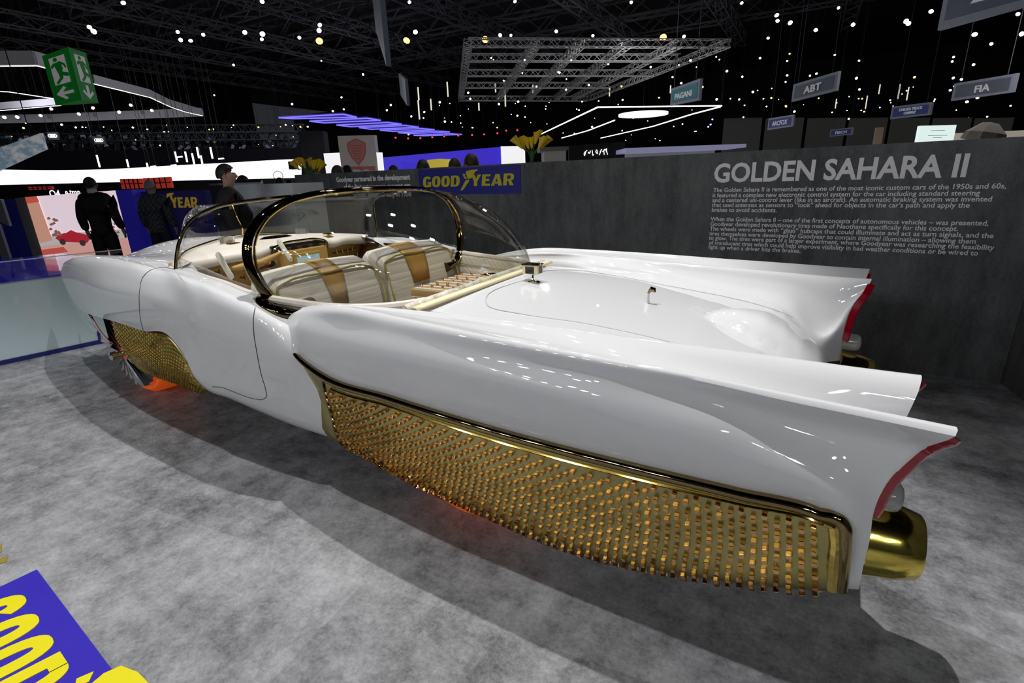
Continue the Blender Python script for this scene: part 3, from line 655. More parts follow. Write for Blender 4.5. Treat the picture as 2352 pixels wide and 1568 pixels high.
def seat(y0, y1, s0, s1, lift=0.0):
    prof = [(-2.16, .42), (-2.235, .70), (-2.285, .935), (-2.30, .965), (-2.33, .985), (-2.40, 1.02), (-2.455, 1.02), (-2.485, .985), (-2.47, .85), (-2.42, .42)]
    prof = [np.array([x, 0, z+lift*(z > .6)]) for x, z in prof]; P = curve(prof, 3)
    bm = BM(); ys = [y0, y0+.012, y0+.04]+list(np.linspace(y0+.08, y1-.08, 8))+[y1-.04, y1-.012, y1]
    G_ = []
    cx, cz = -2.37, .72
    for y in ys:
        k = min(y-y0, y1-y); sh = 1-.10*max(0, 1-k/.04)**2; hump = .015*math.sin(math.pi*(y-y0)/(y1-y0))
        G_.append([np.array([cx+(p[0]-cx)*sh, y, cz+(p[2]-cz)*sh+hump*(p[2] > .9)]) for p in P])
    V = gridmesh(bm, G_); bm.faces.new(V[0]); bm.faces.new(V[-1][::-1]); bmesh.ops.recalc_face_normals(bm, faces=bm.faces)
    st = obj('seat', bm, M_WOV, car, angle=60)
    bm = BM(); n = [i for i, p in enumerate(P) if p[2] > .74]; rows = []
    for i in n[:-6]:
        p = P[i]; tp = .03*(1.0-min(1, max(0, (p[2]-.75)/.2)))
        rows.append([np.array([p[0], y, p[2]+.012]) for y in np.linspace(s0+tp, s1-tp, 5)])
    q = [np.array([cx+(p[0]-cx)*1.03, p[1], p[2]+.004]) for r in rows for p in r]; q = [q[k:k+5] for k in range(0, len(q), 5)]
    gridmesh(bm, q); bmesh.ops.recalc_face_normals(bm, faces=bm.faces); o = solid(obj('leather_band', bm, M_TAN, st), .004, 0)
    i0 = 9
    pts = [np.array([P[2][0]+.004, y0+.012, P[2][2]]), np.array([P[6][0]+.004, y0+.012, P[6][2]]), np.array([P[i0][0]+.006, y0+.02, P[i0][2]-.01]), np.array([P[i0][0]+.006, y0+.05, P[i0][2]+.004]), np.array([P[i0][0]+.008, (y0+y1)/2, P[i0][2]+.018]), np.array([P[i0][0]+.006, y1-.05, P[i0][2]+.004]), np.array([P[i0][0]+.006, y1-.02, P[i0][2]-.01]), np.array([P[6][0]+.004, y1-.012, P[6][2]]), np.array([P[2][0]+.004, y1-.012, P[2][2]])]
    bm = BM(); tube(bm, curve(pts, 4), .006, 6); obj('piping', bm, M_PIPE, st)
    bm = BM(); box(bm, (-2.62, (y0+y1)/2, .55), (.5, y1-y0-.02, .16), bev=.04); obj('seat_cushion', bm, M_WOV, st)
    return st
seat(1.615, 2.335, 1.92, 2.07); seat(2.40, 3.12, 2.61, 2.82, .008)
bm = BM(); box(bm, (-2.45, 2.4, .39), (2.1, 1.62, .04)); obj('cabin_floor', bm, mat('cabin_carpet', (.20, .12, .05), .9), car, smooth=False)
bm = BM(); box(bm, (-1.44, 2.4, .62), (.03, 1.5, .50)); obj('rear_bulkhead', bm, M_TAN, car, smooth=False)
for s in (0, 1):
    f = (lambda p: np.array(p)) if s else (lambda p: mir(np.array(p)))
    top = [(-3.05, 3.19, .985), (-2.7, 3.20, .965), (-2.4, 3.22, .925), (-2.1, 3.20, .905), (-1.85, 3.16, .895), (-1.62, 3.06, .90), (-1.50, 2.9, .905)]
    low = [(x, y-.02, z-.30) for x, y, z in top]; mid = [(x, y-.05, z-.10) for x, y, z in top]
    bm = BM(); gridmesh(bm, surf([[f(p) for p in top], [f(p) for p in mid], [f(p) for p in low]], 5, 5)); bmesh.ops.recalc_face_normals(bm, faces=bm.faces); solid(obj('quilted_side', bm, M_WOV, car), .01, 0)
    bm = BM(); tube(bm, curve([f((x, y+.01, z+.006)) for x, y, z in top], 5), .020, 8); obj('padded_rail', bm, M_CREAM, car)
    bm = BM(); tube(bm, curve([f((x, y-.048, z-.06)) for x, y, z in top[2:]], 5), .004, 6); obj('quilt_piping', bm, M_PIPE, car)
    bm = BM(); gridmesh(bm, surf([[f((x, 3.22, z)) for x in (-3.3, -2.9, -2.4)] for z in (.95, .7, .42)], 3, 3)); solid(obj('door_lining', bm, M_TAN, car), .01, 0)
    bm = BM(); tube(bm, curve([f(p) for p in ((-3.15, 3.15, .985), (-2.9, 3.165, .97), (-2.6, 3.185, .945), (-2.36, 3.19, .915))], 5), .012, 8); obj('window_sill', bm, M_CHROME, car)
def rear_edge(y, dx=0, dz=0): u = (y-2.4)/.7; return np.array([-1.385-.09*u*u+dx, y, .938-.035*u*u+dz])
bm = BM(); ysE = np.linspace(1.70, 3.10, 29); gridmesh(bm, [[rear_edge(y, -.012, .012) for y in ysE], [rear_edge(y, 0, .016) for y in ysE], [rear_edge(y, .02, .012) for y in ysE], [rear_edge(y, .032, .002) for y in ysE]]); bmesh.ops.recalc_face_normals(bm, faces=bm.faces)
solid(obj('cockpit_band', bm, M_BAND, car, label='pale cream band round the back of the cockpit'), .006, 0)
bm = BM(); tube(bm, [rear_edge(y, -.045, -.002) for y in ysE], .026, 10); obj('padded_roll', bm, M_WOV, car)
bm = BM(); tube(bm, [rear_edge(y, -.085, -.02) for y in np.linspace(1.76, 3.04, 25)], .018, 8); obj('padded_roll', bm, M_CREAM, car)
# cabinet with studs behind the passenger seat
CABX0, CABX1, CABY0, CABY1, CZ = -2.19, -1.58, 2.52, 3.14, .785
M_SLAT = mat('white_slat', (.80, .76, .76), .4)
bm = BM(); box(bm, ((CABX0+CABX1)/2, (CABY0+CABY1)/2, CZ-.17), (CABX1-CABX0, CABY1-CABY0, .34), bev=.006); cab = obj('drinks_cabinet', bm, M_TAN, car)
for k in range(8):
    y = CABY0+.04+k*.075; bm = BM(); box(bm, ((CABX0+CABX1)/2, y, CZ+.002), (CABX1-CABX0-.02, .026, .008)); obj('top_slat', bm, M_SLAT, cab, smooth=False)
for k in range(3):
    z = CZ-.055-k*.055; bm = BM(); box(bm, ((CABX0+CABX1)/2, CABY0-.002, z), (CABX1-CABX0-.01, .010, .022)); obj('front_slat', bm, M_SLAT, cab, smooth=False)
for a in range(7):
    for bq in range(5):
        bm = BM(); lathe(bm, [(.008, 0), (.010, .006), (.010, .018), (.006, .022), (0, .023)], (CABX0+.05+a*.085+(.04 if bq % 2 else 0), CABY0+.055+bq*.115, CZ+.004), (0, 0, 1), 8); obj('cabinet_stud', bm, M_STUD, cab)
for a in range(7):
    for bq in range(3):
        bm = BM(); lathe(bm, [(.008, 0), (.010, .006), (.006, .014), (0, .015)], (CABX0+.05+a*.085+(.04 if bq % 2 else 0), CABY0-.006, CZ-.055-bq*.055), (0, -1, 0), 8); obj('cabinet_stud', bm, M_STUD, cab)
bm = BM(); lathe(bm, [(.035, 0), (.045, .006), (.05, .02), (.044, .022), (.03, .012), (0, .010)], (-1.68, 2.69, .865), (0, 0, 1), 20); obj('ashtray', bm, M_GOLD, car)
bm = BM(); box(bm, (-1.68, 2.68, .852), (.15, .12, .02), bev=.006); obj('armrest_tray', bm, M_CREAM, car)
# dashboard
bm = BM(); rows = []
yy = list(np.linspace(1.62, 3.18, 33))
def dz(y): u = (y-2.4)/.78; return 1.085-.06*u*u
def dxr(y): u = abs(y-2.4)/.78; return -3.03-.16*u**2-.05*math.exp(-((y-2.4)/.22)**2)
def dxf(y): u = abs(y-2.4)/.78; return -3.66+.50*u**2.2
for t, h in ((0, .0), (.3, .012), (.7, .012), (.95, .0), (1.0, -.012), (1.0, -.045), (.96, -.055)):
    rows.append([np.array([dxf(y)+(dxr(y)-dxf(y))*t, y, dz(y)+h-(.02*math.exp(-((y-2.72)/.08)**2)+.02*math.exp(-((y-2.08)/.08)**2))*(t > .9)]) for y in yy])
gridmesh(bm, surf(rows, 1, 3)); bmesh.ops.recalc_face_normals(bm, faces=bm.faces); dash = solid(obj('dashboard', bm, M_CREAM, car, label='cream padded dashboard top'), .012, 0)
bm = BM(); gridmesh(bm, [[np.array([dxr(y)-.03-k*.04, y, z]) for y in yy] for k, z in enumerate((1.04, .95, .84, .7))]); solid(obj('dash_face', bm, M_TAN, dash), .01, 0)
for y in list(np.linspace(1.78, 2.05, 5))+list(np.linspace(2.74, 3.0, 5)):
    for z in (.955, .90):
        bm = BM(); tube(bm, [(dxr(y)-.05, y, z), (dxr(y)-.01, y, z)], .006, 8); box(bm, (dxr(y)-.005, y, z+.006), (.01, .006, .03)); obj('switch', bm, M_DGOLD, dash)
con = BM(); box(con, (-3.03, 2.37, .86), (.16, .37, .36), bev=.012); cons = obj('console', con, M_TAN, car)
bm = BM(); box(bm, (-2.945, 2.37, .93), (.02, .22, .17), bev=.006); obj('screen_frame', bm, M_PIPE, cons)
def scr(nt, b):
    L = nt.links.new; tc = nt.nodes.new('ShaderNodeTexCoord'); n = _n(nt, 'ShaderNodeTexNoise', Scale=30.0, Detail=5); L(tc.outputs['Object'], n.inputs['Vector'])
    cr = nt.nodes.new('ShaderNodeValToRGB'); cr.color_ramp.elements[0].color = (.12, .25, .28, 1); cr.color_ramp.elements[1].color = (.6, .78, .8, 1); L(n.outputs['Fac'], cr.inputs[0]); L(cr.outputs[0], b.inputs['Emission Color']); b.inputs['Emission Strength'].default_value = .7
bm = BM(); box(bm, (-2.933, 2.37, .945), (.01, .18, .10)); obj('television_screen', bm, mat('screen_glow', (.05, .08, .09), .2, build=scr), cons, smooth=False)
bm = BM(); box(bm, (-2.933, 2.37, .872), (.01, .18, .04)); obj('screen_grille', bm, mat('grey_mesh', (.13, .13, .12), .5, metal=.5), cons, smooth=False)
bm = BM(); tube(bm, curve([np.array(p) for p in ((-2.98, 2.13, 1.02), (-2.98, 2.14, 1.06), (-2.98, 2.2, 1.085), (-2.98, 2.37, 1.095), (-2.98, 2.52, 1.085), (-2.98, 2.58, 1.06), (-2.98, 2.59, 1.02))], 4), .008, 8); ho = obj('instrument_hood', bm, M_DGOLD, car)
bm = BM(); box(bm, (-3.0, 2.36, 1.055), (.03, .44, .055), bev=.012); obj('instrument_glass', bm, mat('smoked_glass', (.05, .05, .045), .08, coat=1), ho)
for k in range(4): bm = BM(); box(bm, (-2.983, 2.22+k*.09, 1.05), (.006, .04, .018)); obj('instrument', bm, M_BLACK, ho, smooth=False)
# tiller with two ribbed grips
bm = BM(); tube(bm, [A(532, 617, 1.80), A(560, 612, 1.88), A(600, 603, 1.99), A(650, 578, 2.14)], [.012, .022, .024, .010], 10); til = obj('steering_tiller', bm, M_TAN, car)
bm = BM(); tube(bm, [(-2.83, 2.02, 1.0), (-3.1, 2.02, .93)], .016, 8); obj('tiller_column', bm, M_CHROME, til)
M_GRIP = mat('translucent_grip', (.78, .76, .64), .25, coat=1)
for a, b_ in ((A(500, 583, 1.72), A(532, 638, 1.76)), (A(640, 553, 2.14), A(668, 597, 2.16))):
    bm = BM(); a = Vector(a); b_ = Vector(b_)
    for k in range(6): ang = k*math.pi/3; o_ = Vector((0, math.cos(ang), math.sin(ang)))*.009; tube(bm, [a+o_, a*.9+b_*.1+o_, b_*.9+a*.1+o_, b_+o_], [.006, .009, .009, .006], 8)
    obj('tiller_grip', bm, M_GRIP, til)
bm = BM(); lathe(bm, [(.0, .02), (.03, .02), (.05, .0), (.055, -.02), (.03, -.03), (0, -.03)], A(622, 608, 2.06), (1, 0, 0), 20); obj('crystal_hub', bm, mat('crystal', (.35, .27, .2), .05, coat=1, trans=.6), til)
# small things on the dash
M_CRY = mat('cut_crystal', (.85, .85, .82), .06, trans=.93)
for p, lab in ((A(522, 552, 2.10), 'near'), (A(693, 527, 2.68), 'far')):
    bm = BM(); lathe(bm, [(.0, .0), (.042, .0), (.046, .01), (.046, .055), (.040, .055), (.038, .015), (0, .012)], (p[0], p[1], dz(p[1])+.008), (0, 0, 1), 18); bmesh.ops.recalc_face_normals(bm, faces=bm.faces); g_ = obj('dash_tumbler', bm, M_CRY, car, label='cut crystal cup')
for p in (A(530, 562, 2.08), A(747, 530, 2.74)):
    bm = BM(); box(bm, (p[0]+.03, p[1], dz(p[1])+.022), (.05, .07, .014), bev=.003); obj('dash_emblem', bm, M_GOLD, car)
bm = BM(); lathe(bm, [(0, .02), (.06, .018), (.085, .006), (.085, 0), (0, 0)], (-3.28, 2.40, dz(2.4)+.012), (0, 0, 1), 28); bmesh.ops.scale(bm, vec=(.7, 1.5, 1), space=Matrix.Translation((3.28, -2.4, 0)), verts=bm.verts); obj('rear_view_mirror', bm, M_DGOLD, car)
bm = BM(); tube(bm, [np.array([-2.9, 2.9, .72]), np.array([-2.9, 3.1, .74])], .05, 10, flat=2.0); obj('footwell_pod', bm, M_DARK, car)
# ------------------------------------------------------------------ deck ornaments
ab = np.array([-1.234, 2.40, deckz(-1.234, 2.4)-.002])
bm = BM(); lathe(bm, [(.040, 0), (.030, .004), (.010, .006), (.006, .012), (.006, .05), (0, .05)], ab, (0, 0, 1), 20); an = obj('antenna_stem', bm, M_CHROME, car)
bm = BM(); box(bm, ab+np.array([0, 0, .068]), (.092, .068, .046), bev=.004); obj('antenna_box', bm, mat('ivory', (.78, .68, .38), .3), an)
bm = BM(); box(bm, ab+np.array([0, 0, .094]), (.098, .074, .006), bev=.002); obj('antenna_lid', bm, M_BLK, an)
for c, s in (((0.0, -.0345, .067), (.050, .004, .036)), ((.0, .0345, .067), (.050, .004, .036)), ((.0465, 0, .067), (.004, .034, .036)), ((-.0465, 0, .067), (.004, .034, .036))):
    bm = BM(); box(bm, ab+np.array(c), s); obj('antenna_window', bm, mat('dark_glass', (.02, .025, .03), .1), an, smooth=False)
eb = A(1487, 698, 2.4); eb[2] = deckz(eb[0], 2.4)
bm = BM(); tube(bm, [eb, eb+np.array([.0, .0, .05])], [.010, .007], 8); em = obj('trunk_ornament', bm, mat('white_enamel', (.8, .8, .8), .2), car)
bm = BM(); tube(bm, [eb+np.array([.0, 0, .045]), eb+np.array([.008, 0, .058]), eb+np.array([.018, 0, .070]), eb+np.array([.028, 0, .068]), eb+np.array([.032, 0, .055])], [.005, .008, .013, .011, .006], 10); obj('ornament_head', bm, M_DGOLD, em)
# ------------------------------------------------------------------ the hall around the stand
def D2(a, b): return (a+b)/2
def upright(px, tops, bots, D):                         # two points of a vertical edge at level distance D
    a = atd(*tops, D); b = atd(*bots, D); m = (a+b)/2; return np.array([m[0], m[1], a[2]]), np.array([m[0], m[1], b[2]])
HUNG = ('ring_board', 'cloud_banner')
def hang(o, pts, top=13.02):                            # thin suspension wires up to the roof
    for p in pts:
        bm = BM(); beam(bm, p, (p[0], p[1], top), .014); w_ = obj('hanging_wire', bm, M_BLACK, o, smooth=False)
def board(name, TL, TR, BR, BL, DL, DR, m, parent=None, t=.05, fr=None):
    a, d = upright(0, TL, BL, DL); b, c = upright(0, TR, BR, DR)
    n = np.cross(b-a, [0, 0, 1]); n = n/np.linalg.norm(n)
    if n @ (CC-a) < 0: n = -n
    g0 = np.array([1, 1, 0]) if min(BR[1], BL[1]) >= 396 and name not in ('red_shelf_wall', 'white_fin') else np.array([1, 1, 1])     # walls and screens stand on the floor
    bm = BM(); polyplate(bm, [a, b, c*g0, d*g0], -n, t); o = obj(name, bm, m, parent, smooth=False)
    if g0[2] and name not in ('ring_board_', 'red_shelf_wall', 'glow') and not name.startswith('hanging_sign'):
        if name in HUNG: hang(o, [a*.85+b*.15, b*.85+a*.15])
    return o, a, b, c, d, n
def on_board(a, b, c, d, n, u, v, off=.004): return (a*(1-u)+b*u)*(1-v)+(d*(1-u)+c*u)*v+n*off
def board_text(nm, s, B, u0, u1, v0, v1, m, parent, **k):      # text between u0..u1 with its cap band v0 (top) to v1 (baseline)
    a, b, c, d, n = B; p = on_board(a, b, c, d, n, u0, v1); q = on_board(a, b, c, d, n, u1, v1); t = on_board(a, b, c, d, n, u0, v0)
    H = np.linalg.norm(t-p); me = textmesh(s, 1, **k); xs = [v.co.x for v in me.vertices]; ys = [v.co.y for v in me.vertices]; ext = max(xs)-min(xs); cap = max(ys); bpy.data.meshes.remove(me)
    sz = H/cap; return place_text(nm, s, sz, p-(q-p)/np.linalg.norm(q-p)*0, q-p, np.array([0, 0, 1.0]), m, parent, sx=np.linalg.norm(q-p)/(ext*sz), **k)
def emi(name, col, s): return mat(name, tuple(.5*c for c in col), .5, emit=col, es=s)
E_WHITE = emi('lamp_white', (1, .98, .95), 9); E_SOFT = emi('soft_white_glow', (1, 1, 1), 1.15); E_AMBER = emi('lamp_amber', (1, .48, .12), 4); E_RED = emi('lamp_red', (1, .03, .06), 3)
E_BLUE = emi('lamp_blue', (.25, .3, 1), 5); E_PURP = emi('violet_led', (.20, .16, 1), 1.3); E_STRIP = emi('led_strip', (1, 1, 1), 2.2)
M_TRUSS = mat('truss_metal', (.55, .53, .50), .45, metal=.5); M_STEEL = mat('dark_steel', (.07, .07, .08), .6); M_GREY = mat('grey_fascia', (.30, .28, .31), .6, emit=(.5, .48, .52), es=.07)
bm = BM(); box(bm, (-12, 28, 13.1), (120, 120, .2)); tag(obj('ceiling', bm, mat('hall_roof', (.012, .012, .013), .9), smooth=False), kind='structure')
for nm, P, Q in (('wall_far', (-80, 66), (75, 80)), ('wall_left', (-52, -20), (-66, 48))):
    P = Vector((*P, 0)); Q = Vector((*Q, 0)); bm = BM(); box(bm, (P+Q)/2+Vector((0, 0, 6.5)), ((Q-P).length, .3, 13), Matrix.Rotation(math.atan2(Q.y-P.y, Q.x-P.x), 3, 'Z'))
    tag(obj(nm, bm, mat('far_hall_wall', (.020, .020, .024), .9), smooth=False), kind='structure')
# roof girders: two families of open lattice beams
def lattice(bm, a, b, w=.4, r=.03, n=None, tri=False):
    a = Vector(a); b = Vector(b); d = (b-a).normalized(); s = d.cross(Vector((0, 0, 1))).normalized(); u = s.cross(d)
    off = [s*w/2+u*w/2, -s*w/2+u*w/2, -s*w/2-u*w/2, s*w/2-u*w/2]
    for o in off: beam(bm, a+o, b+o, r*1.4)
    n = n or max(2, int((b-a).length/(w*1.1)))
    for k in range(n):
        p = a+(b-a)*k/n; q = a+(b-a)*(k+1)/n
        for i in range(4):
            o1, o2 = off[i], off[(i+1) % 4]
            beam(bm, p+(o1 if k % 2 else o2), q+(o2 if k % 2 else o1), r)
random.seed(3)
ux = Vector((1, 0, 0)); uy = Vector((0, 1, 0))
for k in range(9):
    y = 3.5+k*4.6; bm = BM(); lattice(bm, (-48, y, 11.3), (20, y, 11.3), 1.1, .06, 46); o = obj('roof_girder', bm, M_STEEL, smooth=False)
    hang(o, [(-30, y, 11.8), (-10, y, 11.8), (10, y, 11.8)]); tag(o, 'dark steel lattice girder running across under the hall roof', 'girder', 'roof girders of the hall')
for k in range(9):
    x = -44+k*6.4; bm = BM(); lattice(bm, (x, 1, 10.2), (x, 44, 10.2), .7, .05, 40); o = obj('rigging_girder', bm, M_STEEL, smooth=False)
    hang(o, [(x, 8, 10.5), (x, 26, 10.5), (x, 40, 10.5)]); tag(o, 'dark rigging girder running away from the stand below the roof', 'girder', 'rigging girders of the hall')
# bright truss grid over the middle
zt = 7.2
def gz(x, y, z=zt): return atz(x, y, z)
tr = empty('lighting_truss_grid', tuple(gz(1340, 160)), 'bright metal truss grid hanging above the middle of the concrete wall', 'truss')
for a, b in (((1075, 98), (1675, 100)), ((1070, 133), (1560, 133)), ((1072, 168), (1500, 168)), ((1066, 196), (1400, 196)), ((1060, 226), (1350, 227))):
    bm = BM(); lattice(bm, gz(*a), gz(*b), .32, .028); obj('truss_beam', bm, M_TRUSS, tr, smooth=False)
for a, b in (((1075, 98), (1058, 228)), ((1232, 98), (1145, 226)), ((1335, 99), (1212, 226)), ((1443, 99), (1275, 226)), ((1560, 100), (1315, 226)), ((1672, 100), (1352, 226))):
    bm = BM(); lattice(bm, gz(*a), gz(*b), .32, .028); obj('truss_beam', bm, M_TRUSS, tr, smooth=False)
hang(tr, [gz(1100, 100), gz(1640, 100), gz(1080, 220), gz(1330, 222)])
# ---- lamps
def spot_mesh(r, em, name='spotlight'):
    bm = BM(); lathe(bm, [(0, -.9*r), (r*.7, -.9*r), (r, .9*r), (r*.92, .95*r)], (0, 0, 0), (0, 0, -1), 10, 0); lathe(bm, [(r*.92, .93*r), (0, .95*r)], (0, 0, 0), (0, 0, -1), 10, 1)
    beam(bm, (0, 0, .9*r), (0, 0, 2.4*r), r*.15, mi=0)
    bmesh.ops.recalc_face_normals(bm, faces=bm.faces); me = bpy.data.meshes.new(name); bm.to_mesh(me); bm.free(); me.materials.append(M_BLACK); me.materials.append(em); return me
SM = {k: spot_mesh(1.0, e) for k, e in (('w', E_WHITE), ('a', E_AMBER), ('r', E_RED), ('b', E_BLUE))}
_rod = None
def drop(p, r, top, par=None):                         # thin suspension rod up to the roof
    global _rod
    if _rod is None:
        bm = BM(); beam(bm, (0, 0, 0), (0, 0, 1), 1.0); _rod = bpy.data.meshes.new('drop_rod'); bm.to_mesh(_rod); bm.free(); _rod.materials.append(M_BLACK)
    if par is None: drops.append((np.array(p), r))
    else:
        o = bpy.data.objects.new('hanging_wire', _rod); COL.objects.link(o); o.parent = par; o.matrix_parent_inverse = par.matrix_world.inverted() if False else Matrix.Translation(-Vector(par.location)); o.location = p; o.scale = (.02, .02, top-p[2])
drops = []
def spot(px, py, z, rpx, kind, label, group, aim=True):
    p = atz(px, py, z) if py < 395 else None; dist = np.linalg.norm(p-CC)
    if dist > 62: p = CC+(p-CC)*62/dist; dist = 62
    o = bpy.data.objects.new('spotlight', SM[kind]); COL.objects.link(o); o.location = p; r = max(rpx*.62*dist/1250, .012); o.scale = (r,)*3; drop(p, r, 13.05)
    v = Vector(CC-p); v.z -= 0; v = v.normalized()+Vector((random.uniform(-.35, .35), random.uniform(-.35, .35), -.55)); o.rotation_euler = v.to_track_quat('-Z', 'Y').to_euler()
    tag(o, label, 'spotlight', group)
    q = bpy.data.objects.new('drop_rod', _rod); COL.objects.link(q); q.parent = o; q.matrix_parent_inverse = (Matrix.Translation(o.location) @ o.rotation_euler.to_matrix().to_4x4() @ Matrix.Diagonal((r, r, r, 1))).inverted(); q.location = p+np.array([0, 0, 1.2*r]); q.scale = (.008, .008, 13.02-p[2]-1.2*r); return o
big = [(205, 60), (216, 70), (408, 72), (414, 90), (602, 75), (600, 88), (561, 72), (466, 78), (437, 90), (733, 55), (732, 68), (953, 70), (1150, 79), (1173, 80), (1278, 70), (1362, 80), (1570, 82), (1783, 32), (1787, 45), (1814, 50), (1875, 66), (1960, 55), (2080, 47), (2087, 52), (1703, 5), (1926, 17), (2140, 23), (2240, 75), (2340, 30), (2278, 99), (2348, 76), (281, 3), (602, 1), (940, 3), (1182, 1), (1450, 3), (1765, 85), (688, 85)]
for k, (x, y) in enumerate(big): spot(x, y, 7.6, random.uniform(5.2, 9.0) if k < 12 else random.uniform(4.2, 7.0), 'w', 'bright white spotlight hanging high in the dark upper roof', 'bright spotlights high in the roof')
for x, y, where in ((733, 90, 'first from the left'), (935, 88, 'above the left end of the truss grid'), (1115, 88, 'over the left edge of the truss grid'), (1523, 82, 'over the right part of the truss grid')):
    spot(x, y, 7.6, 12, 'a', 'amber glowing bell lamp, '+where, 'amber lamps')
med = [(1128, 132), (1133, 136), (1205, 137), (1312, 137), (1397, 147), (1495, 153), (1157, 184), (1200, 167), (1232, 198), (1285, 166), (1301, 181), (1353, 194), (1300, 205), (1282, 165), (1545, 176), (1560, 148), (1586, 137), (1600, 153), (1612, 185), (1645, 130), (1652, 136), (1669, 162), (1428, 197), (1430, 228), (1514, 223), (1565, 190), (1614, 198), (1646, 227), (1730, 210), (1698, 227), (1678, 226), (1753, 226), (1772, 224), (1808, 172), (1805, 187), (1861, 173), (1875, 168), (1705, 175), (1746, 132), (1808, 139), (1814, 122), (1917, 125), (1974, 138), (1967, 178), (1975, 204), (1980, 226), (1880, 225), (1806, 242), (1824, 255), (1710, 241), (1911, 257), (1985, 255), (2088, 296), (1950, 272), (2188, 140), (2190, 130), (2236, 147), (2189, 178), (2100, 176), (2209, 181), (2183, 206), (2222, 232), (2245, 223), (1375, 231), (1337, 232), (1190, 232), (1075, 212), (1080, 226), (1146, 238), (974, 256), (973, 270), (944, 266), (1022, 278), (1037, 279), (1085, 292), (1142, 292), (1188, 265), (1206, 268), (1010, 234), (938, 308), (888, 252), (670, 238), (738, 139), (834, 170), (784, 222), (492, 218), (536, 148), (790, 250), (690, 290), (707, 290), (1245, 300), (1330, 252), (1360, 290), (930, 290), (765, 254), (897, 240)]
for x, y in med:
    k = 'a' if random.random() < .10 else 'w'; spot(x, y, 6.8, random.uniform(2.3, 4.2), k, 'amber glowing lamp among the white lights over the centre' if k == 'a' else 'small white spotlight among the lights over the concrete wall', 'amber lamps over the wall' if k == 'a' else 'small spotlights over the wall')
for k in range(70):
    x = random.uniform(950, 2340); y = random.uniform(235, 322) if x < 1650 else random.uniform(190, 275); spot(x, y, 6.4, random.uniform(1.2, 2.4), 'w', 'tiny white light far off in the dark roof behind the wall', 'tiny far lights')
for k in range(60):
    x = random.uniform(0, 700); y = random.uniform(285, 352)-.02*abs(x-300); spot(x, y, 5.6, random.uniform(1.2, 3.0), 'w' if random.random() < .8 else 'a', 'tiny lamp in the crowded rigging above the white screen', 'rigging lamps on the left')
for x, y in ((909, 315), (937, 317), (965, 316), (993, 314), (1020, 312), (1053, 310), (1084, 309), (1112, 307), (1142, 305), (1162, 299), (1188, 298)): spot(x, y, 4.6, 3.6, 'r', 'small red lamp in the row above the blue stand wall', 'row of red lamps')
for x, y in ((1637, 273), (1632, 285), (1670, 291), (1708, 268), (1764, 283), (1760, 288), (1627, 290)): spot(x, y, 5.0, 3.2, 'b', 'small blue lamp left of the hanging signs, low under the roof', 'blue lamps')
for x, y in ((35, 190+52), (74, 236), (40, 262+5), (93, 263), (117, 248), (182, 260), (212, 246), (273, 256), (301, 240), (349, 252), (10, 268)): spot(x, y, 5.4, 4.6, 'w', 'white spotlight mounted on the light edged canopy at left', 'canopy spotlights')
# vertical glints: glowing bars put in for far reflections
for x, y, h in ((961, 215, 30), (1028, 205, 34), (1138, 200, 24), (1160, 215, 60), (1224, 205, 20), (990, 240, 26), (1100, 245, 18), (1400, 210, 22), (1540, 205, 18), (962, 252, 44), (1990, 235, 30), (2065, 210, 34), (2085, 215, 30), (2020, 205, 22), (1920, 238, 22)):
    a, b = upright(0, (x, y-h/2), (x, y+h/2), 40); bm = BM(); beam(bm, a, b, .07); hang(obj_ := obj('glint_bar', bm, emi('glint_glow', (.9, .85, .7), .8), smooth=False), [a]); tag(obj_, 'narrow glowing bar imitating a vertical reflection far behind the truss grid', 'light', 'far vertical glints')
# violet louvres
for k, q in enumerate([((640, 269), (789, 261), (819, 268), (677, 271)), ((711, 277), (843, 270), (874, 275), (745, 281)), ((773, 286), (890, 280), (922, 284), (806, 290)), ((825, 292), (930, 287), (962, 291), (853, 296)), ((873, 298), (969, 294), (998, 297), (904, 301)), ((914, 304), (1005, 300), (1033, 302), (944, 306)), ((950, 310), (1033, 306), (1061, 308), (974, 311))]):
    P = [Vector(atz(x, y, 4.9)) for x, y in q]; bm = BM(); polyplate(bm, P, (0, 0, 1), .05)
    o = obj('led_louvre', bm, mat('violet_panel', (.10, .08, .5), .5, emit=(.10, .09, .6), es=.16), smooth=False)
    tag(o, 'violet lit hanging louvre, '+['leftmost and largest', 'second from the left', 'third from the left', 'middle one', 'third from the right', 'second from the right', 'rightmost and smallest'][k]+' of the row', 'light panel', 'violet louvres')
    bm = BM()
    for i in range(4): beam(bm, P[i]+Vector((0, 0, -.03)), P[(i+1) % 4]+Vector((0, 0, -.03)), .055)
    obj('led_edge', bm, E_PURP, o, smooth=False); hang(o, [P[0], P[2]])
# round light and the strip lines
c = atz(1477, 265, 5.0); r = np.linalg.norm(atz(1534, 262, 5.0)-atz(1420, 269, 5.0))/2
bm = BM(); lathe(bm, [(0, 0), (r, 0), (r, .12), (0, .12)], c, (0, 0, 1), 48); bmesh.ops.recalc_face_normals(bm, faces=bm.faces); hang(obj_ := obj('round_ceiling_light', bm, emi('disc_glow', (1, 1, .98), 1.6)), [c]); tag(obj_, 'large round white ceiling light between slanting light strips', 'light')
for pts, lab in ((((1217, 320), (1373, 246), (1658, 243)), 'long white light strip with a bend left of the round light'), (((1290, 317), (1350, 300), (1412, 276)), 'short slanting light strip ending at the round light'), (((1380, 317), (1500, 290), (1590, 262), (1655, 245)), 'slanting white light strip right of the round light')):
    bm = BM(); P = [atz(x, y, 5.0) for x, y in pts]
    for a, b in zip(P[:-1], P[1:]): beam(bm, a, b, .06)
    hang(obj_ := obj('light_strip', bm, E_STRIP, smooth=False), P); tag(obj_, lab, 'light strip')
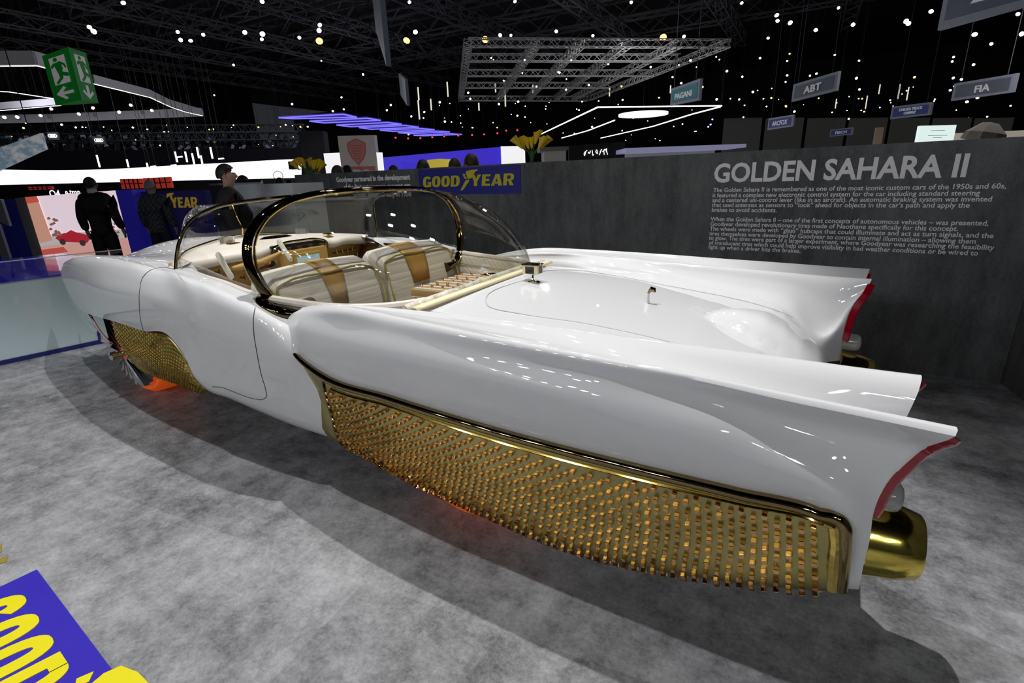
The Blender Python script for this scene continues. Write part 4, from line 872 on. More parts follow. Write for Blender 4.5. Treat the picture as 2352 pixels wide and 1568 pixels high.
# left canopy
cn = empty('stand_canopy', tuple(atz(300, 250, 4.6)), 'grey canopy with white light edges above the left stand', 'canopy')
def strip(pts, z, m, w, nm, h=None, dz=0):
    bm = BM(); P = [atz(x, y, z)+np.array([0, 0, dz]) for x, y in pts]
    for a, b in zip(P[:-1], P[1:]): beam(bm, a, b, w, h)
    obj(nm, bm, m, cn, smooth=False)
for pts in (((0, 152), (85, 151), (118, 160), (217, 193), (345, 224), (390, 245), (425, 257), (466, 266)), ((0, 210), (20, 211), (120, 226)), ((0, 254), (140, 242))): strip(pts, 5.2, E_STRIP, .022, 'light_edge')
def fascia(pts, z0, z1, nm='fascia'):
    bm = BM(); P = [atz(x, y, z0) for x, y in pts]; up = z1-z0
    for a, b in zip(P[:-1], P[1:]):
        n = np.cross(b-a, [0, 0, 1]); polyplate(bm, [a, b, b+np.array([0, 0, up]), a+np.array([0, 0, up])], n, .04)
    obj(nm, bm, M_GREY, cn, smooth=False)
fascia(((-40, 284), (120, 281), (466, 267)), 5.2, 5.62); fascia(((217, 191), (345, 222), (390, 243), (466, 264)), 5.22, 5.5); fascia(((-20, 150), (85, 149), (118, 158)), 5.22, 5.6)
fascia(((-10, 252), (140, 240)), 5.22, 5.5)
hang(cn, [atz(345, 224, 5.3), atz(30, 282, 5.4), atz(440, 262, 5.3)])
# exit sign: three-sided green box
M_GREEN = mat('exit_green', (.010, .165, .020), .5, emit=(.01, .3, .03), es=.12); M_PICT = mat('pictogram_white', (.42, .40, .40), .5, emit=(.8, .78, .8), es=.16)
a, d = upright(0, (92, 120), (128, 236), 9.6); b, e = upright(0, (158, 117), (190, 236), 9.1); c2, f2 = upright(0, (199, 134), (229, 241), 9.5)
zt_, zb = (a[2]+b[2])/2, (d[2]+e[2])/2
for v in (a, b, c2): v[2] = zt_
for v in (d, e, f2): v[2] = zb
back = a+(c2-a)*.5+(a-b)*.0+np.array([FW[0], FW[1], 0])*.15
bm = BM(); polyplate(bm, [a, b, c2], (0, 0, 1), zb-zt_); ex = obj('exit_sign', bm, [M_GREEN], smooth=False); tag(ex, 'green emergency exit box sign with running figure and arrows hanging at left', 'exit sign')
def pict(A_, B_, C_, D_, arrow):
    n = np.cross(B_-A_, [0, 0, 1]); n /= np.linalg.norm(n)
    if n @ (CC-A_) < 0: n = -n
    P = lambda u, v, o=.006: on_board(A_, B_, C_, D_, n, u, v, o)
    def plate(uv, m, o, nm): bm = BM(); polyplate(bm, [P(u, v, o) for u, v in uv], n, .004); obj(nm, bm, m, ex, smooth=False)
    plate([(.22, .10), (.80, .10), (.80, .62), (.22, .62)], M_PICT, .004, 'pictogram_panel')
    for uv in ([(.36, .22), (.62, .20), (.66, .34), (.60, .42), (.46, .42)], [(.46, .40), (.60, .40), (.60, .52), (.36, .62), (.30, .59), (.48, .50)], [(.52, .38), (.80, .44), (.84, .50), (.78, .51), (.52, .46)], [(.24, .26), (.40, .20), (.42, .25), (.27, .31)], [(.60, .20), (.76, .26), (.80, .34), (.75, .35), (.70, .28), (.60, .27)]): plate(uv, M_GREEN, .010, 'running_figure')
    bm = BM(); q = [P(.46+.075*math.cos(t), .155+.040*math.sin(t), .010) for t in np.linspace(0, 2*math.pi, 14)[:-1]]; polyplate(bm, q, n, .004); obj('running_figure', bm, M_GREEN, ex, smooth=False)
    if arrow == 'left': uv = [(.18, .80), (.50, .67), (.58, .70), (.42, .775), (.82, .775), (.82, .83), (.42, .83), (.58, .90), (.50, .93)]
    else: uv = [(.50, .95), (.18, .82), (.26, .78), (.43, .86), (.43, .68), (.57, .68), (.57, .86), (.74, .78), (.82, .82)]
    bm = BM(); pts = [P(u, v, .006) for u, v in uv]; polyplate(bm, pts, n, .004); obj('arrow', bm, M_PICT, ex, smooth=False)
pict(a, b, e, d, 'left'); pict(b, c2, f2, e, 'down')
for q in (a, c2): 
    bm = BM(); beam(bm, q*.6+b*.4, (q*.6+b*.4)*np.array([1, 1, 0])+np.array([0, 0, 12.9]), .012); obj('hanging_wire', bm, M_STEEL, ex, smooth=False)
# hanging name signs
M_SIGN = mat('sign_slate', (.045, .052, .065), .5, emit=(.25, .3, .4), es=.05); M_SFR = mat('sign_frame', (.17, .17, .20), .5, emit=(.3, .32, .4), es=.10)
M_TEAL = mat('sign_teal', (.03, .10, .11), .5, emit=(.1, .4, .42), es=.10); M_NAVY = mat('sign_navy', (.03, .04, .13), .5, emit=(.1, .14, .5), es=.08); M_SL = mat('sign_letters', (.40, .38, .38), .5, emit=(.7, .7, .7), es=.22)
def hsign(TL, TR, BR, BL, DL, DR, txt, label, m=M_SIGN, tv=(.34, .72), tu=(.30, .68), lines=None):
    o, a, b, c, d, n = board('hanging_sign', TL, TR, BR, BL, DL, DR, M_SFR, t=.08); tag(o, label, 'sign')
    P = lambda u, v, of=.006: on_board(a, b, c, d, n, u, v, of)
    bm = BM(); polyplate(bm, [P(.06, .15), P(.94, .15), P(.94, .85), P(.06, .85)], n, .01); obj('sign_face', bm, m, o, smooth=False)
    for s, (v0, v1), (u0, u1) in (lines or [(txt, tv, tu)]): board_text('sign_lettering', s, (a+n*.016, b+n*.016, c+n*.016, d+n*.016, n), u0, u1, v0, v1, M_SL, o, bold=.004, extr=.01)
    for u in (.12, .88): bm = BM(); p = P(u, 0); beam(bm, p, (p[0], p[1], 12.9), .015); obj('hanging_wire', bm, M_STEEL, o, smooth=False)
hsign((1825, 194), (1926, 163), (1920, 208), (1815, 234), 17, 15.2, 'ABT', 'hanging slate sign reading ABT above the wall lettering')
hsign((2190, 192), (2338, 168), (2322, 212), (2186, 232), 17.5, 15.0, 'FIA', 'hanging slate sign reading FIA at the right edge', tu=(.40, .64))
hsign((1765, 272), (1823, 263), (1820, 290), (1763, 299), 27, 25, 'ARCFOX', 'hanging navy sign reading ARCFOX below the ABT sign', m=M_NAVY, tu=(.20, .80))
hsign((2050, 245), (2141, 234), (2136, 264), (2043, 274), 26, 23.5, '', 'dark blue two line sign left of and below the FIA sign', m=M_NAVY, lines=[('CHELSEA TRUCK', (.24, .44), (.22, .80)), ('COMPANY', (.54, .74), (.36, .66))])
hsign((1908, 298), (1960, 292), (1956, 309), (1905, 314), 36, 34, 'PIECH', 'small dim navy sign reading PIECH low in the hall', m=M_NAVY, tu=(.25, .75))
hsign((1542, 204), (1608, 180), (1605, 230), (1539, 243), 15.5, 14.2, 'PAGANI', 'hanging teal sign reading PAGANI right of the truss grid', m=M_TEAL, tu=(.18, .76), tv=(.40, .70))
hsign((2176, -60), (2470, -130), (2420, -6), (2155, 70), 9.0, 7.4, 'ZE', 'large grey framed sign cut by the top right corner', tu=(.30, .52), tv=(.38, .66))
for q, DL, DR, lab in (((( 851, -80), (866, -60), (888, 152), (860, 70)), 12, 9, 'large sign seen almost edge on left of centre at the top'), (((914, 168), (929, 182), (936, 243), (921, 218)), 20, 16, 'smaller sign seen edge on below the large edge on sign')):
    o, *_r = board('hanging_sign', *q, DL, DR, M_SIGN, t=.08); tag(o, lab, 'sign')
# ---- left: white glowing band of the far stand
top = [(-60, 388), (100, 391), (200, 390), (300, 386), (400, 380), (520, 374), (640, 367), (690, 365)]; bot = [(-60, 428), (100, 427), (200, 427), (300, 427), (400, 426), (520, 424), (640, 421), (690, 420)]
bm = BM(); Dd = np.linspace(24, 33, 8); T = [atd(*p, q) for p, q in zip(top, Dd)]; Bq = [atd(*p, q) for p, q in zip(bot, Dd)]
T2 = curve(T, 4); B2 = curve(Bq, 4)
for i in range(len(T2)-1):
    n = np.cross(T2[i+1]-T2[i], [0, 0, 1]); polyplate(bm, [T2[i], T2[i+1], B2[i+1], B2[i]], n, .1)
tag(obj('glowing_wall_band', bm, E_SOFT), 'long curved glowing white screen band of the far stand at left', 'screen')
M_RING = mat('ring_grey', (.5, .5, .52), .4)
for k in range(4):
    c = atd(600+k*13, 407-k*1.2, 31.5); bm = BM(); n = (CC-c)/np.linalg.norm(CC-c); ex1 = np.cross(n, [0, 0, 1]); ex1 /= np.linalg.norm(ex1); ey1 = np.cross(ex1, n)
    tube(bm, [c+(ex1*math.cos(t)+ey1*math.sin(t))*.25 for t in np.linspace(0, 2*math.pi, 25)], .02, 6, cap=False)
    o = obj('wall_ring', bm, M_RING); tag(o, 'thin grey ring of a four ring emblem on the white screen band', 'emblem', 'four ring emblem')
for x, y, D in ((122, 312, 26), (228, 322, 27)):
    o, a, b, c, d, n = board('ring_board', (x-13, y-9), (x+13, y-9), (x+13, y+9), (x-13, y+9), D, D, M_BLACK, t=.1); tag(o, 'small black hanging board with white rings, '+('left' if x < 200 else 'right')+' of the two under the canopy', 'sign', 'ring boards')
    for k in range(4):
        bm = BM(); cc = on_board(a, b, c, d, n, .26+k*.16, .5, .03); e1 = (b-a)/np.linalg.norm(b-a); tube(bm, [cc+(e1*math.cos(t)+np.array([0, 0, 1])*math.sin(t))*.07 for t in np.linspace(0, 2*math.pi, 17)], .016, 5, cap=False); obj('ring', bm, E_SOFT, o)
random.seed(12)
o, *_r = board('dark_backdrop', (-80, 349), (760, 338), (760, 470), (-80, 500), 36, 42, mat('backdrop_navy', (.006, .006, .014), .9), t=.1); tag(o, 'tall dark backdrop behind the glowing white band', 'backdrop')
rods = [(222, 356, 384), (291, 366, 384), (337, 374, 383), (402, 348, 372), (425, 348, 372), (441, 352, 377), (452, 338, 363), (461, 357, 378), (483, 338, 364)]
for x, y0_, y1_ in rods:
    a = atd(x, y0_, 24); b = atd(x+(y1_-y0_)*.26, y1_, 24); b[:2] = a[:2]; bm = BM(); beam(bm, a, b, .05); hang(obj_ := obj('light_rod', bm, E_STRIP, smooth=False), [a]); tag(obj_, 'slim upright white light rod hanging before the dark backdrop', 'light', 'upright light rods')
for x, y in ((413, 360), (399, 379), (508, 364), (352, 382)):
    bm = BM(); a = atd(x-6, y+1, 24); b = atd(x+6, y-.5, 24); beam(bm, a, b, .05); hang(obj_ := obj('light_rod', bm, E_STRIP, smooth=False), [a, b]); tag(obj_, 'short level white light rod above the glowing band', 'light', 'level light rods')
# crowded rigging above
for k, (x, y, z) in enumerate(((0, 300, 5.6), (0, 318, 5.2), (0, 335, 4.9))):
    bm = BM(); lattice(bm, atz(x-30, y, z), atz(700, y-6, z), .5, .05, 60); hang(obj_ := obj('rigging_truss', bm, mat('rig_grey', (.10, .11, .13), .5, metal=.5), smooth=False), [atz(x+60, y, z), atz(640, y-6, z)]); tag(obj_, ['upper', 'middle', 'lower'][k]+' rigging truss above the dark backdrop at left', 'truss', 'rigging trusses')
    for j in range(34):
        p = atz(x+j*20.5+random.uniform(-6, 6), y+random.uniform(0, 5), z); p = p+np.array([0, 0, -.62]); bm = BM(); q = Vector((random.uniform(-1, 1), random.uniform(-1, 1), -1)).to_track_quat('Z', 'Y').to_matrix(); box(bm, p, (.22, .22, .42), q); box(bm, p+np.array([0, 0, .33]), (.04, .3, .44)); tag(obj('stage_lamp', bm, mat('lamp_body', (.22, .24, .28), .3, metal=.7), smooth=False), 'grey unlit stage lamp in the crowded rigging at upper left', 'stage lamp', 'unlit stage lamps')
# cloud banner
o, a, b, c, d, n = board('cloud_banner', (-30, 352), (86, 306), (108, 342), (-30, 400), 12.5, 11.5, mat('cloud_print', (.5, .6, .7), .5, build=lambda nt, b: (lambda n_, cr: (nt.links.new(n_.outputs['Fac'], cr.inputs[0]), setattr(cr.color_ramp.elements[0], 'position', .40), setattr(cr.color_ramp.elements[1], 'position', .62), setattr(cr.color_ramp.elements[0], 'color', (.20, .32, .42, 1)), setattr(cr.color_ramp.elements[1], 'color', (.62, .60, .58, 1)), nt.links.new(cr.outputs[0], b.inputs['Base Color']), nt.links.new(cr.outputs[0], b.inputs['Emission Color']), setattr(b.inputs['Emission Strength'], 'default_value', .35)))(_n(nt, 'ShaderNodeTexNoise', Scale=6.0, Detail=6), nt.nodes.new('ShaderNodeValToRGB'))), t=.06)
tag(o, 'tilted hanging banner printed with blue sky and clouds at the left edge', 'banner')
# shelves and things below the glowing band
M_REDS = mat('red_panel', (.5, .03, .02), .4, emit=(.6, .05, .03), es=.35)
o, a, b, c, d, n = board('black_counter', (-60, 426), (690, 408), (690, 470), (-60, 470), 21, 23, M_BLACK, t=.3); tag(o, 'long black counter below the glowing white band', 'counter')
board_text('counter_lettering', 'Q4', (a, b, c, d, n), .215, .245, .30, .62, E_SOFT, o, extr=.01)
board_text('counter_lettering', 'e-tron', (a, b, c, d, n), .262, .305, .30, .62, E_SOFT, o, extr=.01)
for q, lab in ((((64, 429), (118, 428), (120, 434), (66, 436)), 'flat red panel above the left part of the black counter'), (((274, 411), (325, 410), (330, 432), (281, 434)), 'orange red shelf wall, left of the two on the counter'), (((328, 409), (390, 406), (396, 431), (334, 434)), 'bright red shelf wall, right of the two on the counter')):
    o, a, b, c, d, n = board('red_shelf_wall', *q, 19.5, 19.5, M_REDS, t=.1); tag(o, lab, 'shelf wall')
    bm = BM()
    for u in (.2, .4, .6, .8): beam(bm, on_board(a, b, c, d, n, u, 0), on_board(a, b, c, d, n, u, 1), .03)
    beam(bm, on_board(a, b, c, d, n, 0, .5), on_board(a, b, c, d, n, 1, .5), .03); obj('shelf_frame', bm, M_BLACK, o, smooth=False)
# ------------------------------------------------------------------ neighbouring stands, signs and people
NAVY = mat('stand_navy', (.010, .012, .085), .5, emit=(.02, .02, .3), es=.05); ROYAL = mat('stand_royal', (.022, .022, .30), .5, emit=(.05, .04, .8), es=.10)
PALE = mat('pale_panel', (.45, .47, .52), .5)
# winged-foot emblem polygons in logo units (width of the whole logo = 10, height 1 at caps)
FOOT = [[(4.35, -.35), (4.5, -.38), (4.78, -.2), (5.0, .06), (5.34, .42), (5.38, .56), (5.12, .60), (4.95, .48), (4.80, .32), (4.66, .08), (4.46, -.2)],
        [(4.88, .68), (5.10, .66), (5.06, .86), (4.74, .92)], [(4.68, .99), (4.94, .92), (4.98, 1.06), (4.78, 1.14)],
        [(5.17, .74), (5.36, .63), (5.6, .72), (5.75, .86), (5.70, .94), (5.95, 1.0), (5.86, 1.09), (6.06, 1.16), (5.96, 1.23), (6.35, 1.38), (6.30, 1.46), (5.6, 1.44), (5.12, 1.36), (5.02, 1.2), (5.12, 1.0)]]
def goodyear(parent, org, X, Y, n, width, cap, m, d=.003):     # org: baseline left of the G
    X = np.array(X)/np.linalg.norm(X); Y = np.array(Y)/np.linalg.norm(Y); k = width/10.0
    for s, x0, x1 in (('GOOD', 0, 4.25), ('YEAR', 5.45, 9.85)):
        wordmark(s, org+X*x0*k+n*d, X, Y, n, (x1-x0)*k, cap, m, parent)
    for poly in FOOT:
        bm = BM(); polyplate(bm, [org+X*x*k+Y*y*cap+n*(d+.001) for x, y in poly], n, .003); obj('winged_foot', bm, m, parent, smooth=False)
# logo panel on the concrete wall
P = [atw(x, y, .002) for x, y in ((961, 388), (1196, 381), (1197, 442), (965, 449))]
for i, j in ((0, 3), (1, 2)):
    m_ = (P[i]+P[j])/2; P[i] = np.array([m_[0], m_[1], P[i][2]]); P[j] = np.array([m_[0], m_[1], P[j][2]])
zt_ = (P[0][2]+P[1][2])/2; zb_ = (P[2][2]+P[3][2])/2; P[0][2] = P[1][2] = zt_; P[2][2] = P[3][2] = zb_
wn = -WN
bm = BM(); polyplate(bm, [p for p in P], wn, .006); lp = obj('logo_panel', bm, mat('logo_blue', (.03, .03, .27), .45), smooth=False); tag(lp, 'blue panel with yellow winged foot lettering on the concrete wall', 'logo panel')
Wd = np.linalg.norm(P[1]-P[0]); Hh = zt_-zb_
goodyear(lp, P[3]+XR*Wd*.045+np.array([0, 0, Hh*.30])+wn*.008, XR, ZU, wn, Wd*.91, Hh*.42, mat('panel_yellow', (.62, .56, .03), .5), .001)  # darker yellow than the floor decal letters
# floor decal bottom left
c0 = atz(85, 1308, 0); e1 = atz(280, 1568, 0)-c0; e1 /= np.linalg.norm(e1); e2 = atz(0, 1345, 0)-c0; e2[2] = 0; e2 -= e1*(e2@e1); e2 /= np.linalg.norm(e2)
bm = BM(); polyplate(bm, [c0, c0+e1*1.9, c0+e1*1.9+e2*.41, c0+e2*.41], (0, 0, 1), .002); fs_ = obj('floor_decal', bm, mat('decal_blue', (.045, .030, .46), .4), smooth=False); tag(fs_, 'blue floor decal with big yellow letters at the lower left corner', 'floor decal')
goodyear(fs_, c0+e1*.055+e2*.335+np.array([0, 0, .0015]), e1, -e2, np.array([0, 0, 1.0]), 1.48, .262, M_YEL, .0)
for q in (((-30, 1262), (5, 1250), (3, 1268), (-20, 1280)), ((-30, 1290), (18, 1279), (16, 1290), (-20, 1302))):
    bm = BM(); polyplate(bm, [atz(x, y, .0005) for x, y in q], (0, 0, 1), .002); tag(obj('floor_mark', bm, mat('ochre_mark', (.32, .24, .04), .5), smooth=False), 'ochre printed mark on the floor at the left edge, '+('upper' if q[0][1] < 1270 else 'lower')+' of two', 'floor mark', 'ochre floor marks')
# ---- left stand: blue walls, picture screen
o, a, b, c, d, n = board('blue_stand_wall', (-60, 462), (60, 455), (120, 640), (-60, 690), 10.6, 10.6, NAVY, t=.1); tag(o, 'dark blue wall at the left edge behind the glass barrier', 'stand wall')
for q, lab in ((((-22, 455), (22, 458), (2, 520), (-40, 500)), 'white slanted panel at the left edge, upper piece'), (((-8, 512), (4, 515), (30, 640), (4, 640)), 'white slanted panel at the left edge, lower piece')):
    o, *_r = board('white_fin', *q, 10.2, 10.2, PALE, t=.06); tag(o, lab, 'panel')
o, *_r = board('pale_frame', (42, 455), (70, 452), (112, 640), (84, 640), 10.2, 10.1, PALE, t=.15); tag(o, 'pale grey upright frame left of the desert picture screen', 'frame')
SKYP = mat('picture_sky', (.7, .6, .66), .5, emit=(.82, .68, .76), es=.80); SAND = mat('picture_sand', (.6, .35, .3), .5, emit=(.78, .42, .36), es=.62)
scn, a, b, c, d, n = board('picture_screen', (70, 452), (268, 437), (314, 640), (112, 660), 10.1, 10.1, SKYP, t=.12); tag(scn, 'tall picture screen showing a red car on a desert forecourt', 'screen')
def scp(uv, m, nm, off): bm = BM(); polyplate(bm, [on_board(a, b, c, d, n, u, v, off) for u, v in uv], n, .004); obj(nm, bm, m, scn, smooth=False)
scp([(0, .52), (1, .50), (1, 1), (0, 1)], SAND, 'picture_ground', .004)
scp([(0, .44), (.2, .43), (.4, .41), (.65, .43), (1, .42), (1, .52), (0, .53)], mat('picture_hills', (.4, .4, .42), .5, emit=(.62, .60, .62), es=.6), 'picture_hills', .006)
scp([(0, .0), (.13, .0), (.16, .48), (0, .50)], mat('picture_wall', (.6, .35, .25), .5, emit=(.75, .38, .28), es=.6), 'picture_building', .009)
scp([(0, .0), (.13, .0), (.14, .06), (0, .07)], mat('picture_roof', (.6, .1, .06), .5, emit=(.7, .12, .08), es=.6), 'picture_roof', .012)
scp([(0, .57), (.26, .56), (.30, .62), (0, .64)], mat('picture_kerb', (.5, .1, .07), .5, emit=(.62, .12, .09), es=.6), 'picture_kerb', .012)
MCR = mat('picture_car_red', (.4, .02, .03), .5, emit=(.45, .02, .04), es=.7)
scp([(.20, .46), (.24, .42), (.34, .41), (.40, .385), (.44, .41), (.56, .45), (.58, .50), (.54, .54), (.24, .50)], MCR, 'picture_car', .012)
MBK = mat('picture_dark', (.05, .03, .03), .6, emit=(.10, .06, .06), es=.4)
for u, v in ((.27, .505), (.49, .535)): scp([(u+.035*math.cos(t), v+.035*math.sin(t)) for t in np.linspace(0, 2*math.pi, 13)[:-1]], MBK, 'picture_wheel', .016)
random.seed(4)
for u0, v0, h in ((.20, .44, .22), (.84, .50, .26)):
    for k in range(16):
        u = u0+random.uniform(-.05, .06); v = v0-h*random.random(); scp([(u, v), (u+.03, v-.012), (u+.045, v+.012), (u+.01, v+.02)], mat('picture_bush', (.25, .12, .1), .6, emit=(.35, .18, .15), es=.5), 'picture_bush', .014+.001*k)
o, *_r = board('blue_column', (268, 437), (303, 435), (350, 640), (314, 640), 10.0, 10.0, ROYAL, t=.4); tag(o, 'royal blue column right of the picture screen', 'column')
bw, a, b, c, d, n = board('blue_logo_wall', (303, 441), (482, 436), (500, 640), (345, 640), 10.4, 9.4, NAVY, t=.1); tag(bw, 'dark blue wall with partly hidden yellow lettering behind the windscreen', 'stand wall')
X_ = (b-a)/np.linalg.norm(b-a); pL = on_board(a, b, c, d, n, .12, .175, .01); goodyear(bw, pL, X_, ZU, n, np.linalg.norm(on_board(a, b, c, d, n, .895, .17)-pL), .18, mat('dim_yellow', (.45, .30, .03), .5, emit=(.5, .33, .03), es=.25), .002)
# white counter left of the concrete wall
wc, a, b, c, d, n = board('white_counter', (540, 424), (679, 420), (690, 600), (550, 640), 6.5, 6.1, mat('counter_white', (.52, .55, .56), .5), t=.5); tag(wc, 'pale grey counter block left of the concrete wall', 'counter')
bm = BM(); tube(bm, [on_board(a, b, c, d, n, u, -.02, -.05) for u in np.linspace(-.35, .5, 40)], [.02 if k % 2 else .034 for k in range(40)], 6); tag(obj('beaded_rail', bm, M_CHROME), 'beaded chrome rail along the top of the pale counter', 'rail')
# glass barrier lower left
g0 = atz(-40, 847, 0); g1 = atz(238, 787, 0); gd = (g1-g0)/np.linalg.norm(g1-g0); ga = g0-gd*1.0; gb = g0+gd*(np.linalg.norm(g1-g0)+.35)
gn = np.cross(gd, [0, 0, 1]); gn = gn if gn @ (CC-g0) > 0 else -gn
hT = atd(0, 661, (g0-CC) @ np.array([math.cos(AZ), math.sin(AZ), 0]))[2]; hC = atd(0, 612, (g0-CC) @ np.array([math.cos(AZ), math.sin(AZ), 0]))[2]
bar = empty('glass_barrier', tuple(g0), 'low teal tinted glass barrier with blue base at the left edge', 'barrier')
def slab(nm, z0, z1, t, m, off=0): bm = BM(); polyplate(bm, [ga+np.array([0, 0, z0])+gn*off, gb+np.array([0, 0, z0])+gn*off, gb+np.array([0, 0, z1])+gn*off, ga+np.array([0, 0, z1])+gn*off], -gn, t); return obj(nm, bm, m, bar, smooth=False)
slab('frosted_pane', .04, hT, .02, mat('teal_glass', (.52, .64, .66), .10, coat=1.0)); slab('barrier_base', 0, .04, .05, NAVY, .02); slab('clear_pane', hT, hC, .012, M_GLASS); slab('glass_edge', hC, hC+.008, .012, mat('edge_glint', (.7, .75, .85), .2, coat=1)); slab('pane_joint', hT-.012, hT, .024, mat('edge_glint', (.7, .75, .85), .2, coat=1))  # pane colour paled for reflections and the bright floor behind it
bm = BM(); P_ = [ga-gn*.1, gb-gn*.1, gb-gn*2.4, ga-gn*2.4]; polyplate(bm, [p+np.array([0, 0, hT-.02]) for p in P_], (0, 0, 1), .02); tag(obj('reflection_slab', bm, mat('reflected_blue', (.03, .02, .5), .15, coat=1, emit=(.05, .03, .8), es=.18), smooth=False), 'glossy slab put in for the blue reflection behind the glass barrier', 'table')  # slab added to give the reflected blue behind the pane
bm = BM(); ctr = sum(P_)/4; box(bm, ctr+np.array([0, 0, (hT-.02)/2]), (1.2, .6, hT-.03), frame_mat(gd, np.cross([0, 0, 1], gd), [0, 0, 1])); tag(obj('slab_block', bm, NAVY, smooth=False), 'dark blue block holding up the added blue slab', 'plinth')
# ---- behind the wall
kp, a, b, c, d, n = board('grey_brand_panel', (780, 312), (864, 310), (872, 470), (790, 470), 15, 14.6, mat('panel_warm_grey', (.26, .24, .23), .6, emit=(.5, .46, .45), es=.15), t=.12); tag(kp, 'tall grey panel with a red shield crest and lettering', 'panel')
MK = mat('faded_red', (.30, .09, .08), .6, emit=(.5, .15, .13), es=.12)
P = lambda u, v, o_=.01: on_board(a, b, c, d, n, u, v, o_)
sh = [(.5, .05), (.62, .075), (.74, .11), (.73, .22), (.66, .32), (.5, .41), (.36, .32), (.27, .22), (.26, .11), (.38, .075)]
bm = BM(); q = [P(u, v) for u, v in sh]; polyplate(bm, [P(u, v, .003) for u, v in sh], n, .004); obj('crest_field', bm, mat('dusky_rose', (.36, .17, .15), .6, emit=(.5, .22, .2), es=.12), kp, smooth=False)
bm = BM()
for i in range(len(q)): beam(bm, q[i], q[(i+1) % len(q)], .03)
obj('crest_outline', bm, MK, kp, smooth=False)
for k in range(6):
    v = .13+k*.036; w_ = .19-.022*k
    bm = BM(); polyplate(bm, [P(.5-w_, v), P(.49, v+.008), P(.49, v+.028), P(.5-w_, v+.018)], n, .01); polyplate(bm, [P(.51, v+.008), P(.5+w_, v), P(.5+w_, v+.018), P(.51, v+.028)], n, .01); obj('crest_bar', bm, MK, kp, smooth=False)
board_text('panel_lettering', 'Koenigsegg', (a, b, c, d, n), .08, .92, .425, .475, MK, kp, bold=.012, extr=.005)
o, *_r = board('royal_blue_wall', (877, 362), (1150, 337), (1154, 440), (882, 450), 17, 13.5, mat('glow_royal', (.05, .04, .5), .5, emit=(.05, .03, .62), es=.75), t=.2); tag(o, 'bright royal blue stand wall behind the heads', 'stand wall')
o, *_r = board('white_stand_panel', (1150, 336), (1207, 335), (1207, 440), (1154, 440), 13.4, 13.4, emi('panel_glow', (1, 1, 1), .85), t=.1); tag(o, 'glowing white panel between the blue wall and the right flowers', 'panel')
o, *_r = board('white_stand_panel', (746, 352), (790, 350), (795, 440), (752, 440), 17, 17, emi('panel_glow', (1, 1, 1), .85), t=.1); tag(o, 'glowing white panel left of the grey crest panel', 'panel')
o, *_r = board('white_stand_panel', (866, 350), (878, 350), (884, 440), (872, 440), 14.0, 14.0, emi('panel_glow', (1, 1, 1), .85), t=.1); tag(o, 'narrow white strip right of the grey crest panel', 'panel')
yc = atd(1010, 382, 12); bm = BM(); lathe(bm, [(0, .22), (.25, .2), (.42, .05), (.45, 0), (0, 0)], yc+np.array([0, 0, -.06]), (0, 0, 1), 24); tag(obj('yellow_car_roof', bm, mat('bright_yellow', (.8, .6, .05), .3, emit=(.9, .7, .1), es=.4)), 'yellow curved roof glimpsed between the heads', 'car roof')
o, a, b, c, d, n = board('black_script_board', (1305, 335), (1432, 325), (1436, 440), (1308, 440), 12, 12, M_BLACK, t=.1); tag(o, 'black board with white handwriting right of the flowers', 'board')
random.seed(9)
for k in range(7):
    u = .30+k*.065; bm = BM(); pts = [on_board(a, b, c, d, n, u+random.uniform(-.03, .03), .18+random.uniform(-.07, .07), .02) for _ in range(4)]; tube(bm, curve(pts, 3), .008, 4); obj('handwriting', bm, E_SOFT, o)
def stand_roof(q, D, m, lab, nm='stand_roof', t=1.0): o, *_r = board(nm, *q, D, D, m, t=t); tag(o, lab, 'stand roof')
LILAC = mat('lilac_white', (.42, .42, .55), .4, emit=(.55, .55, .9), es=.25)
stand_roof(((1438, 340), (1712, 330), (1716, 338), (1438, 350)), 11, LILAC, 'pale lilac roof edge of a stand above the concrete wall')
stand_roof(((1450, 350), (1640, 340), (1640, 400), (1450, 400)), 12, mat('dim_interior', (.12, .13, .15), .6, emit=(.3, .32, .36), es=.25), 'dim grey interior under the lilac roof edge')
stand_roof(((1240, 338), (1306, 336), (1306, 344), (1240, 347)), 12.5, mat('grey_roof', (.35, .34, .33), .5), 'small grey roof edge right of the flowers')
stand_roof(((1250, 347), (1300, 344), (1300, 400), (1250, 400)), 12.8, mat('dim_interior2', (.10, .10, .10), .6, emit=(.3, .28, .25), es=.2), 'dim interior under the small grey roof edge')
o, a, b, c, d, n = board('white_text_screen', (2108, 289), (2187, 287), (2183, 400), (2100, 400), 13, 13, mat('screen_mint', (.5, .6, .58), .5, emit=(.78, .93, .90), es=.9), t=.1); tag(o, 'bright mint white screen with fine text above the wall at right', 'screen')
for k, (v, u0, u1) in enumerate(((.10, .3, .7), (.20, .25, .8), (.24, .4, .65))): bm = BM(); polyplate(bm, [on_board(a, b, c, d, n, u0, v), on_board(a, b, c, d, n, u1, v), on_board(a, b, c, d, n, u1, v+.008), on_board(a, b, c, d, n, u0, v+.008)], n, .004); obj('screen_text', bm, mat('screen_text', (.3, .3, .3), .5), o, smooth=False)
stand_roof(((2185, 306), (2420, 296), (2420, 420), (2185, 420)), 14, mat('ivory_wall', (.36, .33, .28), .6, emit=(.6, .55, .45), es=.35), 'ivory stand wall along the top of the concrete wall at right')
bm = BM(); cpt = atd(2262, 312, 13); lathe(bm, [(0, .30), (.16, .28), (.40, .06), (.44, -.1), (0, -.1)], cpt, (.2, 0, 1), 9); tag(obj('folded_cover', bm, mat('beige_sheet', (.32, .27, .23), .8), angle=10), 'crumpled beige covered shape before the ivory wall', 'covered shape')
